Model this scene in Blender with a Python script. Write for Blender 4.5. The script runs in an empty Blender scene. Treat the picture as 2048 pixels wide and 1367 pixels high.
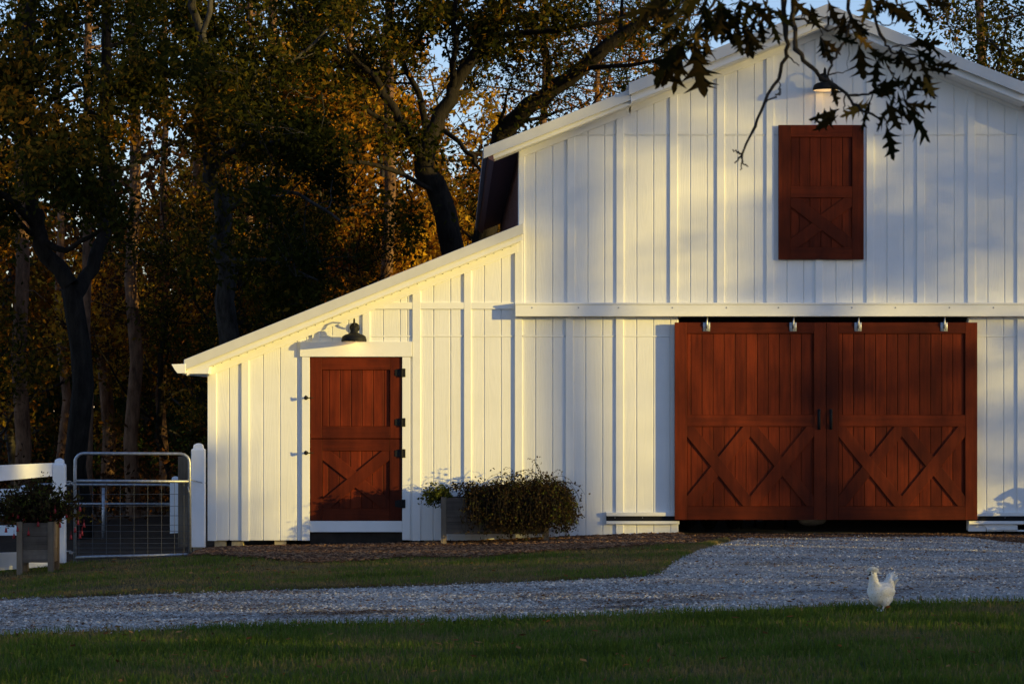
import bpy, bmesh, math, random
import numpy as np
from mathutils import Vector, Matrix

scene = bpy.context.scene
COL = scene.collection

# ------------------------------------------------------------------ camera, sky, sun, exposure
S = 0.0061                      # metres per photo pixel on the barn front (plane Y = 0)
D = 29.5                        # camera to barn front
F = D / S                       # focal length in photo pixels
HX, HY = 915.0, 800.0           # vanishing point of the depth lines in the photo
CX, CZ = (HX - 1024) * S, (1070 - HY) * S

cam = bpy.data.cameras.new('camera')
cam.sensor_width = 36.0
cam.lens = F / 2048 * 36.0
cam.shift_x = (1024 - HX) / 2048
cam.shift_y = (HY - 683.5) / 2048
cam.clip_start, cam.clip_end = 0.1, 2000
cam.dof.use_dof = True
cam.dof.focus_distance = 27.5
cam.dof.aperture_fstop = 8.0
camo = bpy.data.objects.new('camera', cam)
camo.location = (CX, -D, CZ)
camo.rotation_euler = (math.radians(90), 0, 0)
COL.objects.link(camo)
scene.camera = camo

SUN_AZ, SUN_EL = math.radians(114.5), math.radians(7.0)
SH = (math.sin(SUN_AZ), math.cos(SUN_AZ))           # towards the sun, horizontally
world = bpy.data.worlds.new('World')
scene.world = world
world.use_nodes = True
wnt = world.node_tree
sky = wnt.nodes.new('ShaderNodeTexSky')
sky.sky_type = 'NISHITA'
sky.sun_disc = False
sky.sun_elevation = SUN_EL
sky.sun_rotation = SUN_AZ
sky.air_density, sky.dust_density, sky.ozone_density = 1.0, 0.15, 2.5
wb = wnt.nodes.new('ShaderNodeMix'); wb.data_type = 'RGBA'; wb.blend_type = 'MULTIPLY'      # white balance of the whole sky
wb.inputs[0].default_value = 1.0
wb.inputs[7].default_value = (1.03, 0.90, 1.06, 1)
wnt.links.new(sky.outputs[0], wb.inputs[6])
wnt.links.new(wb.outputs[2], wnt.nodes['Background'].inputs[0])
wnt.nodes['Background'].inputs[1].default_value = 0.15

sun = bpy.data.lights.new('sun', 'SUN')
sun.energy = 3.4
sun.angle = math.radians(0.55)
sun.color = (1.0, 0.74, 0.19)
suno = bpy.data.objects.new('sun', sun)
suno.rotation_euler = Vector((-SH[0] * math.cos(SUN_EL), -SH[1] * math.cos(SUN_EL), -math.sin(SUN_EL))).to_track_quat('-Z', 'Y').to_euler()
suno.location = (20, -15, 12)
COL.objects.link(suno)

scene.view_settings.view_transform = 'Standard'
scene.view_settings.look = 'None'
scene.view_settings.gamma = 1.0
scene.view_settings.use_curve_mapping = False
scene.view_settings.exposure = 0.98

# ------------------------------------------------------------------ helpers
def P(px, py, Y=0.0):
    """photo pixel -> world point on the plane at depth Y"""
    k = (D + Y) / F
    return Vector((CX + (px - HX) * k, Y, CZ - (py - HY) * k))
def wx(px): return (px - 1024) * S
def wz(py): return (1070 - py) * S

_gx = np.array([-30, -12, -7.5, -5.5, -3.7, -.9, 0, 1.2, 2.2, 40.]); _gf = np.array([1.2, .85, .48, .33, .18, .125, .085, .03, 0, 0.])
GX = np.linspace(-30, 40, 701); GZ = np.convolve(np.pad(np.interp(GX, _gx, _gf), 8, mode='edge'), np.ones(17) / 17, 'valid')
def gz(X, Y):
    """terrain height"""
    fall = float(np.interp(X, GX, GZ))
    z = -fall
    if Y > 1: z -= 0.012 * min(Y - 1, 40)
    if X > 9: z += 0.02 * min(X - 9, 60)
    return z
def ghit(px, py):
    """photo pixel -> point on the terrain"""
    d = F * CZ / (py - HY)
    for _ in range(12):
        X = CX + (px - HX) * d / F
        d = F * (CZ - gz(X, d - D)) / (py - HY)
    return CX + (px - HX) * d / F, d - D

def qt(q, t):
    """a point t metres towards the sun and q metres across"""
    return (t * SH[0] - q * SH[1], t * SH[1] + q * SH[0])

def link(o, parent=None):
    COL.objects.link(o)
    if parent is not None:
        o.parent = parent
        loc = Vector(parent.location) if parent.type == 'EMPTY' else Vector()      # mesh parts sit at the world origin
        o.matrix_parent_inverse = Matrix.Translation(-loc)
    return o
def tag(o, label=None, cat=None, group=None, kind=None):
    if label: o['label'] = label
    if cat: o['category'] = cat
    if group: o['group'] = group
    if kind: o['kind'] = kind
    return o
def thing(name, loc, label, cat, group=None):
    o = bpy.data.objects.new(name, None)
    o.location = loc
    o.empty_display_size = 0.2
    COL.objects.link(o)
    return tag(o, label, cat, group)

class MB:
    """collects solids; build() links them as one mesh object"""
    def __init__(self): self.v = []; self.f = []
    def add(self, vs, fs):
        n = len(self.v)
        self.v += [tuple(p) for p in vs]
        self.f += [tuple(i + n for i in f) for f in fs]
        return self
    def box(self, x0, x1, y0, y1, z0, z1):
        vs = [(x, y, z) for x in (x0, x1) for y in (y0, y1) for z in (z0, z1)]
        return self.add(vs, [(0, 1, 3, 2), (4, 6, 7, 5), (0, 4, 5, 1), (2, 3, 7, 6), (0, 2, 6, 4), (1, 5, 7, 3)])
    def prism(self, pts, y0, y1, ch=0.002):
        """convex polygon in XZ, front at y0, back at y1, chamfered front edge"""
        a = sum(pts[i][0] * pts[(i + 1) % len(pts)][1] - pts[(i + 1) % len(pts)][0] * pts[i][1] for i in range(len(pts)))
        if a < 0: pts = pts[::-1]
        n = len(pts)
        ins = []
        for i in range(n):
            p0, p1, p2 = Vector(pts[i - 1]), Vector(pts[i]), Vector(pts[(i + 1) % n])
            d1 = (p1 - p0).normalized(); d2 = (p2 - p1).normalized()
            n1 = Vector((-d1.y, d1.x)); n2 = Vector((-d2.y, d2.x))
            m = n1 + n2
            k = m.dot(n1)
            ins.append(p1 + m * (ch / max(k, 0.3)))
        c = min(ch, abs(y1 - y0) * .5)
        vs = [(p[0], y1, p[1]) for p in pts] + [(p[0], y0 + c, p[1]) for p in pts] + [(p[0], y0, p[1]) for p in ins]
        fs = [tuple(range(n))[::-1], tuple(range(2 * n, 3 * n))]
        for i in range(n):
            j = (i + 1) % n
            fs.append((i, j, n + j, n + i)); fs.append((n + i, n + j, 2 * n + j, 2 * n + i))
        return self.add(vs, fs)
    def tube(self, pts, rad, n=8, cap=True):
        pts = [Vector(p) for p in pts]
        if not hasattr(rad, '__len__'): rad = [rad] * len(pts)
        t0 = (pts[1] - pts[0]).normalized()
        up = Vector((0, 0, 1)) if abs(t0.z) < .9 else Vector((1, 0, 0))
        u = t0.cross(up).normalized()
        vs = []
        for i, p in enumerate(pts):
            t = (pts[min(i + 1, len(pts) - 1)] - pts[max(i - 1, 0)])
            t = t.normalized() if t.length > 1e-9 else t0
            u = (u - t * u.dot(t))
            u = u.normalized() if u.length > 1e-6 else t.orthogonal().normalized()
            w = t.cross(u)
            for k in range(n):
                a = 2 * math.pi * k / n
                vs.append(p + (u * math.cos(a) + w * math.sin(a)) * rad[i])
        fs = []
        for i in range(len(pts) - 1):
            for k in range(n):
                k2 = (k + 1) % n
                fs.append((i * n + k, i * n + k2, (i + 1) * n + k2, (i + 1) * n + k))
        if cap:
            fs.append(tuple(range(n))[::-1]); fs.append(tuple(range((len(pts) - 1) * n, len(pts) * n)))
        return self.add(vs, fs)
    def lathe(self, prof, c, n=24, axis=(0, 0, 1)):
        """profile of (radius, height) spun about an axis through c"""
        ax = Vector(axis).normalized()
        q = Vector((0, 0, 1)).rotation_difference(ax)
        vs, fs = [], []
        for r, h in prof:
            for k in range(n):
                a = 2 * math.pi * k / n
                vs.append(Vector(c) + q @ Vector((r * math.cos(a), r * math.sin(a), h)))
        for i in range(len(prof) - 1):
            for k in range(n):
                k2 = (k + 1) % n
                fs.append((i * n + k, i * n + k2, (i + 1) * n + k2, (i + 1) * n + k))
        return self.add(vs, fs)
    def ball(self, c, r, n=10, m=6):
        if not hasattr(r, '__len__'): r = (r, r, r)
        vs, fs = [], []
        for i in range(m + 1):
            th = math.pi * i / m
            for k in range(n):
                a = 2 * math.pi * k / n
                vs.append((c[0] + r[0] * math.sin(th) * math.cos(a), c[1] + r[1] * math.sin(th) * math.sin(a), c[2] + r[2] * math.cos(th)))
        for i in range(m):
            for k in range(n):
                k2 = (k + 1) % n
                fs.append((i * n + k, (i + 1) * n + k, (i + 1) * n + k2, i * n + k2))
        return self.add(vs, fs)
    def build(self, name, mat, parent=None, smooth=False, fix=True):
        me = bpy.data.meshes.new(name)
        me.from_pydata(self.v, [], self.f)
        if fix:
            bm = bmesh.new(); bm.from_mesh(me)
            bmesh.ops.remove_doubles(bm, verts=bm.verts, dist=1e-6)
            bmesh.ops.recalc_face_normals(bm, faces=bm.faces)
            bm.to_mesh(me); bm.free()
        if smooth:
            me.polygons.foreach_set('use_smooth', [True] * len(me.polygons))
        me.materials.append(mat)
        me.update()
        return link(bpy.data.objects.new(name, me), parent)

def np_mesh(name, V, faces_n, mat, parent=None, attr=None, smooth=False):
    """V (N*k,3) with faces_n vertices to a face in order, or an index array"""
    me = bpy.data.meshes.new(name)
    V = np.asarray(V, dtype=np.float32).reshape(-1, 3)
    if isinstance(faces_n, int):
        k = faces_n; idx = np.arange(len(V), dtype=np.int32)
    else:
        faces_n = np.asarray(faces_n, dtype=np.int32); k = faces_n.shape[1]; idx = faces_n.ravel()
    nf = len(idx) // k
    me.vertices.add(len(V)); me.vertices.foreach_set('co', V.ravel())
    me.loops.add(len(idx)); me.loops.foreach_set('vertex_index', idx)
    me.polygons.add(nf)
    me.polygons.foreach_set('loop_start', np.arange(0, nf * k, k, dtype=np.int32))
    if smooth: me.polygons.foreach_set('use_smooth', np.ones(nf, dtype=bool))
    me.update(calc_edges=True)
    if attr is not None:
        a = me.attributes.new('hue', 'FLOAT', 'POINT')
        a.data.foreach_set('value', np.asarray(attr, dtype=np.float32).ravel())
    me.materials.append(mat)
    return link(bpy.data.objects.new(name, me), parent)

# ------------------------------------------------------------------ materials
def newmat(name):
    m = bpy.data.materials.new(name); m.use_nodes = True
    nt = m.node_tree
    return m, nt, nt.nodes['Principled BSDF']
def nd(nt, typ, **kw):
    n = nt.nodes.new(typ)
    for k, v in kw.items(): setattr(n, k, v)
    return n
def ramp(nt, fac, stops, interp='LINEAR'):
    r = nd(nt, 'ShaderNodeValToRGB')
    r.color_ramp.interpolation = interp
    els = r.color_ramp.elements
    while len(els) < len(stops): els.new(0.5)
    for e, (p, c) in zip(els, stops):
        e.position = p; e.color = (*c, 1)
    nt.links.new(fac, r.inputs[0])
    return r.outputs[0]
def noise(nt, scale, detail=4, rough=.55, vec=None, stretch=None, src='Object'):
    n = nd(nt, 'ShaderNodeTexNoise')
    n.inputs['Scale'].default_value = scale; n.inputs['Detail'].default_value = detail; n.inputs['Roughness'].default_value = rough
    tc = nd(nt, 'ShaderNodeTexCoord')
    if stretch:
        mp = nd(nt, 'ShaderNodeMapping'); mp.inputs['Scale'].default_value = stretch
        nt.links.new(tc.outputs[src], mp.inputs[0]); nt.links.new(mp.outputs[0], n.inputs['Vector'])
    else: nt.links.new(tc.outputs[src], n.inputs['Vector'])
    return n
def bump(nt, bs, h, strength, dist):
    b = nd(nt, 'ShaderNodeBump'); b.inputs['Strength'].default_value = strength; b.inputs['Distance'].default_value = dist
    nt.links.new(h, b.inputs['Height']); nt.links.new(b.outputs[0], bs.inputs['Normal'])
    return b
def mix(nt, a, b, fac, mode='MIX'):
    m = nd(nt, 'ShaderNodeMix', data_type='RGBA', blend_type=mode)
    for sock, val in ((m.inputs[0], fac), (m.inputs[6], a), (m.inputs[7], b)):
        if hasattr(val, 'links') or isinstance(val, bpy.types.NodeSocket): nt.links.new(val, sock)
        elif isinstance(val, (int, float)): sock.default_value = val
        else: sock.default_value = (*val, 1)
    return m.outputs[2]
def objrand(nt): return nd(nt, 'ShaderNodeObjectInfo').outputs['Random']

def plain(name, c, rough=.6, metal=0., vary=.12, nscale=8., bumpd=0.0):
    m, nt, b = newmat(name)
    n = noise(nt, nscale, 5, .6)
    c1 = tuple(x * (1 - vary) for x in c); c2 = tuple(min(1, x * (1 + vary)) for x in c)
    nt.links.new(ramp(nt, n.outputs['Fac'], [(.3, c1), (.7, c2)]), b.inputs['Base Color'])
    b.inputs['Roughness'].default_value = rough; b.inputs['Metallic'].default_value = metal
    if max(c) < .05: b.inputs['Specular IOR Level'].default_value = .15
    if bumpd: bump(nt, b, noise(nt, nscale * 6, 4).outputs['Fac'], .6, bumpd)
    return m

def white_siding():
    m, nt, b = newmat('painted_siding')
    # embossed cathedral grain: a wave bent by stretched noise
    tc = nd(nt, 'ShaderNodeTexCoord')
    mp = nd(nt, 'ShaderNodeMapping'); mp.inputs['Scale'].default_value = (1, 1, .09)
    nt.links.new(tc.outputs['Object'], mp.inputs[0])
    off = nd(nt, 'ShaderNodeVectorMath', operation='ADD')
    rnd = nd(nt, 'ShaderNodeCombineXYZ')
    mul = nd(nt, 'ShaderNodeMath', operation='MULTIPLY'); mul.inputs[1].default_value = 37.0
    nt.links.new(objrand(nt), mul.inputs[0]); nt.links.new(mul.outputs[0], rnd.inputs[0]); nt.links.new(mul.outputs[0], rnd.inputs[2])
    nt.links.new(mp.outputs[0], off.inputs[0]); nt.links.new(rnd.outputs[0], off.inputs[1])
    n1 = nd(nt, 'ShaderNodeTexNoise'); n1.inputs['Scale'].default_value = 5.5; n1.inputs['Detail'].default_value = 1.5
    nt.links.new(off.outputs[0], n1.inputs['Vector'])
    w = nd(nt, 'ShaderNodeMath', operation='MULTIPLY'); w.inputs[1].default_value = 95.
    nt.links.new(n1.outputs['Fac'], w.inputs[0])
    s = nd(nt, 'ShaderNodeMath', operation='SINE'); nt.links.new(w.outputs[0], s.inputs[0])
    n2 = noise(nt, 60, 4, .6, stretch=(1, 1, .12))
    ad = nd(nt, 'ShaderNodeMath', operation='MULTIPLY_ADD'); ad.inputs[1].default_value = .3
    nt.links.new(s.outputs[0], ad.inputs[0]); nt.links.new(n2.outputs['Fac'], ad.inputs[2])
    bump(nt, b, ad.outputs[0], .35, .0020)
    n3 = noise(nt, 1.7, 4, .6)
    base = ramp(nt, n3.outputs['Fac'], [(.3, (.74, .735, .70)), (.7, (.80, .795, .77))])
    n4 = noise(nt, 7, 6, .75, stretch=(1, 1, .18))                       # faint rain streaks
    st_ = ramp(nt, n4.outputs['Fac'], [(.60, (0, 0, 0)), (.78, (.30, .30, .30))])
    nt.links.new(mix(nt, base, (.50, .47, .40), st_), b.inputs['Base Color'])
    b.inputs['Roughness'].default_value = .55
    return m
def white_trim():
    m, nt, b = newmat('painted_trim')
    n3 = noise(nt, 2.3, 5, .65)
    base = ramp(nt, n3.outputs['Fac'], [(.3, (.75, .745, .71)), (.7, (.82, .815, .79))])
    n5 = noise(nt, 22, 5, .75)
    spots = ramp(nt, n5.outputs['Fac'], [(.70, (0, 0, 0)), (.80, (.35, .35, .35))])
    nt.links.new(mix(nt, base, (.45, .42, .36), spots), b.inputs['Base Color'])
    bump(nt, b, noise(nt, 70, 3, .6, stretch=(1, 1, .25)).outputs['Fac'], .35, .0012)
    b.inputs['Roughness'].default_value = .5
    return m
def stained_wood(name, c, var=.45, vertical=True):
    m, nt, b = newmat(name)
    st = (1, 1, .06) if vertical else (.06, 1, 1)
    n1 = noise(nt, 26, 6, .65, stretch=st)
    n2 = noise(nt, 3.0, 4, .6, stretch=(1, 1, .45))
    r = objrand(nt)
    v1 = ramp(nt, n1.outputs['Fac'], [(.25, tuple(x * (1 - var) for x in c)), (.5, c), (.8, tuple(x * (1 + var) for x in c))])
    v2 = ramp(nt, n2.outputs['Fac'], [(.28, (.55, .5, .5)), (.5, (1, 1, 1)), (.75, (1.5, 1.55, 1.6))])
    v3 = ramp(nt, r, [(0, (.72, .70, .70)), (1, (1.28, 1.3, 1.32))])
    col = mix(nt, mix(nt, v1, v2, 1., 'MULTIPLY'), v3, 1., 'MULTIPLY')
    nt.links.new(col, b.inputs['Base Color'])
    bump(nt, b, n1.outputs['Fac'], .5, .002)
    b.inputs['Roughness'].default_value = .6
    b.inputs['Specular IOR Level'].default_value = .12
    return m
def leafy(name, stops, trans=.4, gloss=0.0):
    m = bpy.data.materials.new(name); m.use_nodes = True
    nt = m.node_tree; nt.nodes.clear()
    out = nd(nt, 'ShaderNodeOutputMaterial')
    at = nd(nt, 'ShaderNodeAttribute', attribute_name='hue')
    col = ramp(nt, at.outputs['Fac'], stops)
    df = nd(nt, 'ShaderNodeBsdfDiffuse'); tr = nd(nt, 'ShaderNodeBsdfTranslucent')
    ms = nd(nt, 'ShaderNodeMixShader'); ms.inputs[0].default_value = trans
    nt.links.new(col, df.inputs[0]); nt.links.new(col, tr.inputs[0])
    nt.links.new(df.outputs[0], ms.inputs[1]); nt.links.new(tr.outputs[0], ms.inputs[2])
    nt.links.new(ms.outputs[0], out.inputs[0])
    return m
def bark(name, c1, c2, sc=9.):
    m, nt, b = newmat(name)
    n = noise(nt, sc, 6, .7, stretch=(1, 1, .3))
    nt.links.new(ramp(nt, n.outputs['Fac'], [(.35, c1), (.62, c2), (.8, tuple(min(1, x * 1.5) for x in c2))]), b.inputs['Base Color'])
    bump(nt, b, n.outputs['Fac'], 1.0, .03)
    b.inputs['Roughness'].default_value = .95
    b.inputs['Specular IOR Level'].default_value = .1
    return m
def ground_mat(name, stops, sc1, sc2, rough=.95, bd=.02, stretch=None):
    m, nt, b = newmat(name)
    n1 = noise(nt, sc1, 6, .7, stretch=stretch); n2 = noise(nt, sc2, 5, .7, stretch=stretch)
    mx = nd(nt, 'ShaderNodeMath', operation='MULTIPLY_ADD'); mx.inputs[1].default_value = .5
    half = nd(nt, 'ShaderNodeMath', operation='MULTIPLY'); half.inputs[1].default_value = .5
    nt.links.new(n1.outputs['Fac'], mx.inputs[0]); nt.links.new(n2.outputs['Fac'], half.inputs[0]); nt.links.new(half.outputs[0], mx.inputs[2])
    nt.links.new(ramp(nt, mx.outputs[0], stops), b.inputs['Base Color'])
    bump(nt, b, n1.outputs['Fac'], .9, bd)
    b.inputs['Roughness'].default_value = rough
    b.inputs['Specular IOR Level'].default_value = .1
    return m
def hue_mat(name, stops, rough=.9):
    m, nt, b = newmat(name)
    at = nd(nt, 'ShaderNodeAttribute', attribute_name='hue')
    nt.links.new(ramp(nt, at.outputs['Fac'], stops), b.inputs['Base Color'])
    b.inputs['Roughness'].default_value = rough
    b.inputs['Specular IOR Level'].default_value = .15
    return m

M = {}
M['siding'] = white_siding()
M['trim'] = white_trim()
M['red_v'] = stained_wood('red_stained_board', (.108, .0150, .0030))
M['red_h'] = stained_wood('red_stained_rail', (.084, .0122, .0026), .35, False)
M['red_s'] = stained_wood('red_stained_stile', (.084, .0122, .0026), .35)
M['black_metal'] = plain('black_iron', (.010, .010, .011), .6, .0, .3, 30)
M['wire'] = plain('dull_wire', (.055, .058, .064), .6, 0, .2, 30)
M['galv'] = plain('galvanised_steel', (.34, .35, .37), .45, .7, .3, 25, .0006)
M['soffit'] = plain('maroon_metal', (.11, .045, .045), .5, .0, .2, 6)
M['roof'] = plain('roof_metal', (.22, .22, .23), .5, .3, .2, 3)
M['dark'] = plain('dark_timber', (.030, .024, .019), .9, 0, .4, 6, .004)
M['vinyl'] = plain('white_vinyl', (.78, .79, .80), .4, 0, .05, 5)
M['block'] = plain('weathered_block', (.33, .28, .19), .9, 0, .3, 18, .004)
M['fascia'] = plain('fascia_metal', (.60, .59, .55), .45, 0, .06, 4)
M['grey_wood'] = stained_wood('grey_planter_wood', (.15, .115, .08), .4)
M['grey_wood_h'] = stained_wood('grey_planter_board', (.10, .080, .062), .4, False)
M['concrete'] = plain('barn_floor', (.16, .15, .14), .9, 0, .25, 3, .002)
M['rubber'] = plain('tyre_rubber', (.02, .02, .02), .8, 0, .2, 20)
M['sack'] = plain('white_sack', (.68, .66, .70), .7, 0, .08, 9, .003)
M['bark_pine'] = bark('pine_bark', (.055, .030, .018), (.22, .125, .075), 7)
M['bark_grey'] = bark('grey_bark', (.014, .012, .010), (.060, .054, .046), 8)
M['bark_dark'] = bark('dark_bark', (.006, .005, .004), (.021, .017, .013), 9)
M['twig'] = plain('oak_twig', (.030, .024, .019), .9, 0, .4, 40, .001)
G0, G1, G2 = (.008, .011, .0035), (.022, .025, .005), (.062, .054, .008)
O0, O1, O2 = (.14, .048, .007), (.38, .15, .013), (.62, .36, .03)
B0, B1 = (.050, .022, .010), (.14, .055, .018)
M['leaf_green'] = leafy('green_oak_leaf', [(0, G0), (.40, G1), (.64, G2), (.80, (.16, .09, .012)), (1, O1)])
M['leaf_orange'] = leafy('orange_leaf', [(0, B0), (.25, B1), (.5, O0), (.75, O1), (1, O2)], .55)
M['leaf_mixed'] = leafy('turning_leaf', [(0, G0), (.3, G1), (.5, (.09, .065, .012)), (.7, O0), (.88, O1), (1, O2)], .42)
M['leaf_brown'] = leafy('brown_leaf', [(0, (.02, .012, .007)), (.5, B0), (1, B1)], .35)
M['needle'] = leafy('pine_needle', [(0, (.010, .018, .008)), (.6, (.022, .036, .012)), (1, (.06, .055, .015))], .2)
M['evergreen'] = leafy('evergreen_foliage', [(0, (.012, .022, .008)), (1, (.035, .05, .016))], .15)
M['grass'] = leafy('grass_blade', [(0, (.060, .090, .014)), (.4, (.105, .158, .024)), (.65, (.130, .130, .034)), (1, (.23, .165, .075))], .3)
M['oak_leaf'] = leafy('hanging_oak_leaf', [(0, (.007, .009, .003)), (.5, (.014, .012, .004)), (.8, (.035, .020, .006)), (1, (.20, .11, .018))], .4)
M['stone'] = hue_mat('gravel_stone', [(0, (.13, .125, .12)), (.3, (.35, .325, .29)), (.72, (.56, .515, .46)), (.88, (.76, .71, .65)), (.92, (.24, .13, .075)), (1, (.14, .075, .045))])
M['chip'] = hue_mat('bark_chip', [(0, (.05, .024, .013)), (.6, (.15, .075, .040)), (1, (.30, .18, .10))])
M['litter'] = leafy('fallen_leaf', [(0, (.07, .032, .014)), (.6, (.20, .09, .032)), (1, (.36, .20, .08))], .2)
M['feather'] = leafy('white_feather', [(0, (.62, .56, .42)), (.35, (.84, .81, .72)), (1, (.93, .92, .89))], .15)
M['plume'] = plain('white_plumage', (.86, .83, .75), .9, 0, .06, 30)
M['vine'] = leafy('dry_vine', [(0, (.016, .011, .007)), (.5, (.045, .028, .014)), (.8, (.06, .07, .016)), (1, (.12, .13, .02))], .35)
M['flower'] = plain('red_flower', (.30, .012, .016), .6, 0, .2, 20)
M['lawn'] = ground_mat('lawn_soil', [(.30, (.030, .042, .010)), (.5, (.058, .072, .018)), (.7, (.10, .08, .035))], 18, 1.3)
M['verge'] = ground_mat('verge_soil', [(.30, (.026, .024, .009)), (.5, (.055, .047, .018)), (.7, (.10, .07, .032))], 14, 1.1)
M['gravel'] = ground_mat('gravel_bed', [(.30, (.12, .115, .11)), (.45, (.31, .285, .255)), (.6, (.48, .44, .39)), (.75, (.21, .145, .10))], 42, 2.2, stretch=(.6, 1, 1))
M['mulch'] = ground_mat('mulch_bed', [(.3, (.045, .023, .013)), (.5, (.11, .056, .032)), (.7, (.20, .11, .06))], 40, 3)
M['floor'] = ground_mat('forest_floor', [(.3, (.012, .007, .004)), (.5, (.032, .017, .008)), (.7, (.065, .035, .016))], 9, .8)
def emis(name, c, s):
    m, nt, b = newmat(name)
    b.inputs['Base Color'].default_value = (*c, 1)
    b.inputs['Emission Color'].default_value = (*c, 1); b.inputs['Emission Strength'].default_value = s
    return m
M['bulb'] = emis('lit_bulb', (1.0, .62, .28), 2.2)
M['enamel'] = plain('white_enamel', (.75, .72, .66), .4, 0, .03)

# ------------------------------------------------------------------ ground
def edge(pxs):
    """photo outline of a ground edge -> Y as a function of X on the terrain"""
    pts = sorted(ghit(*p) for p in pxs)
    xs = [p[0] for p in pts]; ys = [p[1] for p in pts]
    return lambda X: float(np.interp(X, xs, ys))
E_lawn = edge([(-700, 1305), (0, 1272), (300, 1262), (600, 1250), (1000, 1240), (1500, 1222), (2048, 1203), (2800, 1175)])
E_gravel = edge([(-700, 1225), (0, 1200), (200, 1194), (400, 1187), (800, 1173), (1100, 1163), (1290, 1155), (1322, 1147), (1345, 1124), (1400, 1098), (1440, 1085), (1490, 1077),
                 (1920, 1073), (1960, 1077), (2000, 1083), (2048, 1096), (2500, 1130)])
E_verge0 = edge([(-700, 1150), (0, 1133), (140, 1126), (300, 1119), (420, 1112), (520, 1120), (620, 1128), (720, 1126), (820, 1117), (950, 1118), (1100, 1106), (1300, 1094), (1400, 1090), (1440, 1085)])
def E_verge(X): return max(E_gravel(X), E_verge0(X)) if X < wx(1440) else E_gravel(X)

def wob(x, k, a): return a * (math.sin(x * 2.1 * k + 1) + .6 * math.sin(x * 5.3 * k + 2.2) + .4 * math.sin(x * 11.7 * k)) / 2

def strip(name, lo, hi, x0, x1, dz, nx, ny, mat, hump=None):
    V, Fc = [], []
    for i in range(nx + 1):
        X = x0 + (x1 - x0) * i / nx
        a, b = lo(X), hi(X)
        for j in range(ny + 1):
            Y = a + (b - a) * j / ny
            z = gz(X, Y) + dz
            if hump: z += hump(X, Y, j / ny)
            V.append((X, Y, z))
    for i in range(nx):
        for j in range(ny):
            k = i * (ny + 1) + j
            Fc.append((k, k + ny + 1, k + ny + 2, k + 1))
    o = np_mesh(name, V, np.array(Fc), mat, smooth=True)
    return tag(o, kind='structure')

xs = sorted(set(list(np.linspace(-220, -30, 14)) + list(np.linspace(-30, 30, 121)) + list(np.linspace(30, 220, 14))))
ys = sorted(set(list(np.linspace(-120, -40, 9)) + list(np.linspace(-40, 40, 81)) + list(np.linspace(40, 260, 23))))
V = [(x, y, gz(x, y) - .03) for x in xs for y in ys]
ny_ = len(ys)
Fc = [(i * ny_ + j, (i + 1) * ny_ + j, (i + 1) * ny_ + j + 1, i * ny_ + j + 1) for i in range(len(xs) - 1) for j in range(ny_ - 1)]
tag(np_mesh('ground', V, np.array(Fc), M['floor'], smooth=True), kind='structure')
strip('lawn', lambda X: -60, lambda X: E_lawn(X) + .04 + wob(X, 1, .05), -16, 22, .000, 160, 40, M['lawn'])
strip('gravel_drive', lambda X: E_lawn(X), lambda X: E_gravel(X), -16, 22, .012, 200, 40, M['gravel'])
strip('grass_verge', lambda X: E_gravel(X) - .05 + wob(X, 1, .05), lambda X: E_verge(X) + .05, -16, wx(1436), .018, 120, 16, M['verge'])
def mh(X, Y, t): return .012 * math.sin(math.pi * min(t, .85)) + .008 * math.sin(X * 9) * math.sin(Y * 7) + .008 * math.sin(X * 23 + Y * 5)
strip('mulch_bed', lambda X: E_verge(X) - .02 + wob(X, 1.4, .06), lambda X: .12, -3.72, wx(1362), .02, 120, 14, M['mulch'], mh)
strip('path', lambda X: E_verge(X) - .02, lambda X: 9, -9, -3.72, .002, 30, 20, M['floor'])
strip('bare_earth', lambda X: E_gravel(X) - .04, lambda X: .3, wx(1362), 22, .016, 100, 4, M['mulch'])

# ------------------------------------------------------------------ barn
barn = thing('barn', (wx(1037), 0, 0), 'white board-and-batten barn with red doors and a lean-to on its left', 'barn')
Xc, Xr = wx(1037), wx(2273)          # main block
Xl = wx(415)                          # lean-to outer corner
YB = 12.0                             # depth of the barn
K = .402                              # roof slope

# rake lines given as photo y on the wall plane (top edge of the outer fascia)
def T_lean(px): return 719.0 - K * (px - 367.6)
def T_low(px): return 295.0 - .397 * (px - 967)
def T_up(px): return 8.0 + .398 * abs(px - 1655)
def frieze_top(px): return T_lean(px) + 34 if px < 1037 else (T_low(px) + 32 if px < 1258 else T_up(px) + 43)
def frieze_bot(px): return T_lean(px) + 53 if px < 1037 else (T_low(px) + 50 if px < 1258 else T_up(px) + 61)

def clip_top(x0, x1, yb, yt):
    """photo-space board x0..x1, bottom yb, top yt, cut by the rake -> XZ polygon on the wall"""
    lim = lambda x: frieze_bot(min(max(x, x0 + .01), x1 - .01)) - 8
    pts = [(x0, yb), (x1, yb)]
    xm = 1655 if x0 < 1655 < x1 else None
    a, c = max(yt, lim(x0)), max(yt, lim(x1))
    if min(a, c) >= yb: return None
    a, c = min(a, yb - .5), min(c, yb - .5)
    pts.append((x1, c))
    if xm: pts.append((xm, max(yt, lim(xm))))
    l0, l1 = lim(x0), lim(x1)
    if (l0 - yt) * (l1 - yt) < 0:            # the rake crosses the top edge
        xi = x0 + (x1 - x0) * (yt - l0) / (l1 - l0)
        if not xm: pts.append((xi, yt))
    pts.append((x0, a))
    return [(wx(p[0]), wz(p[1])) for p in pts]

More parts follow.
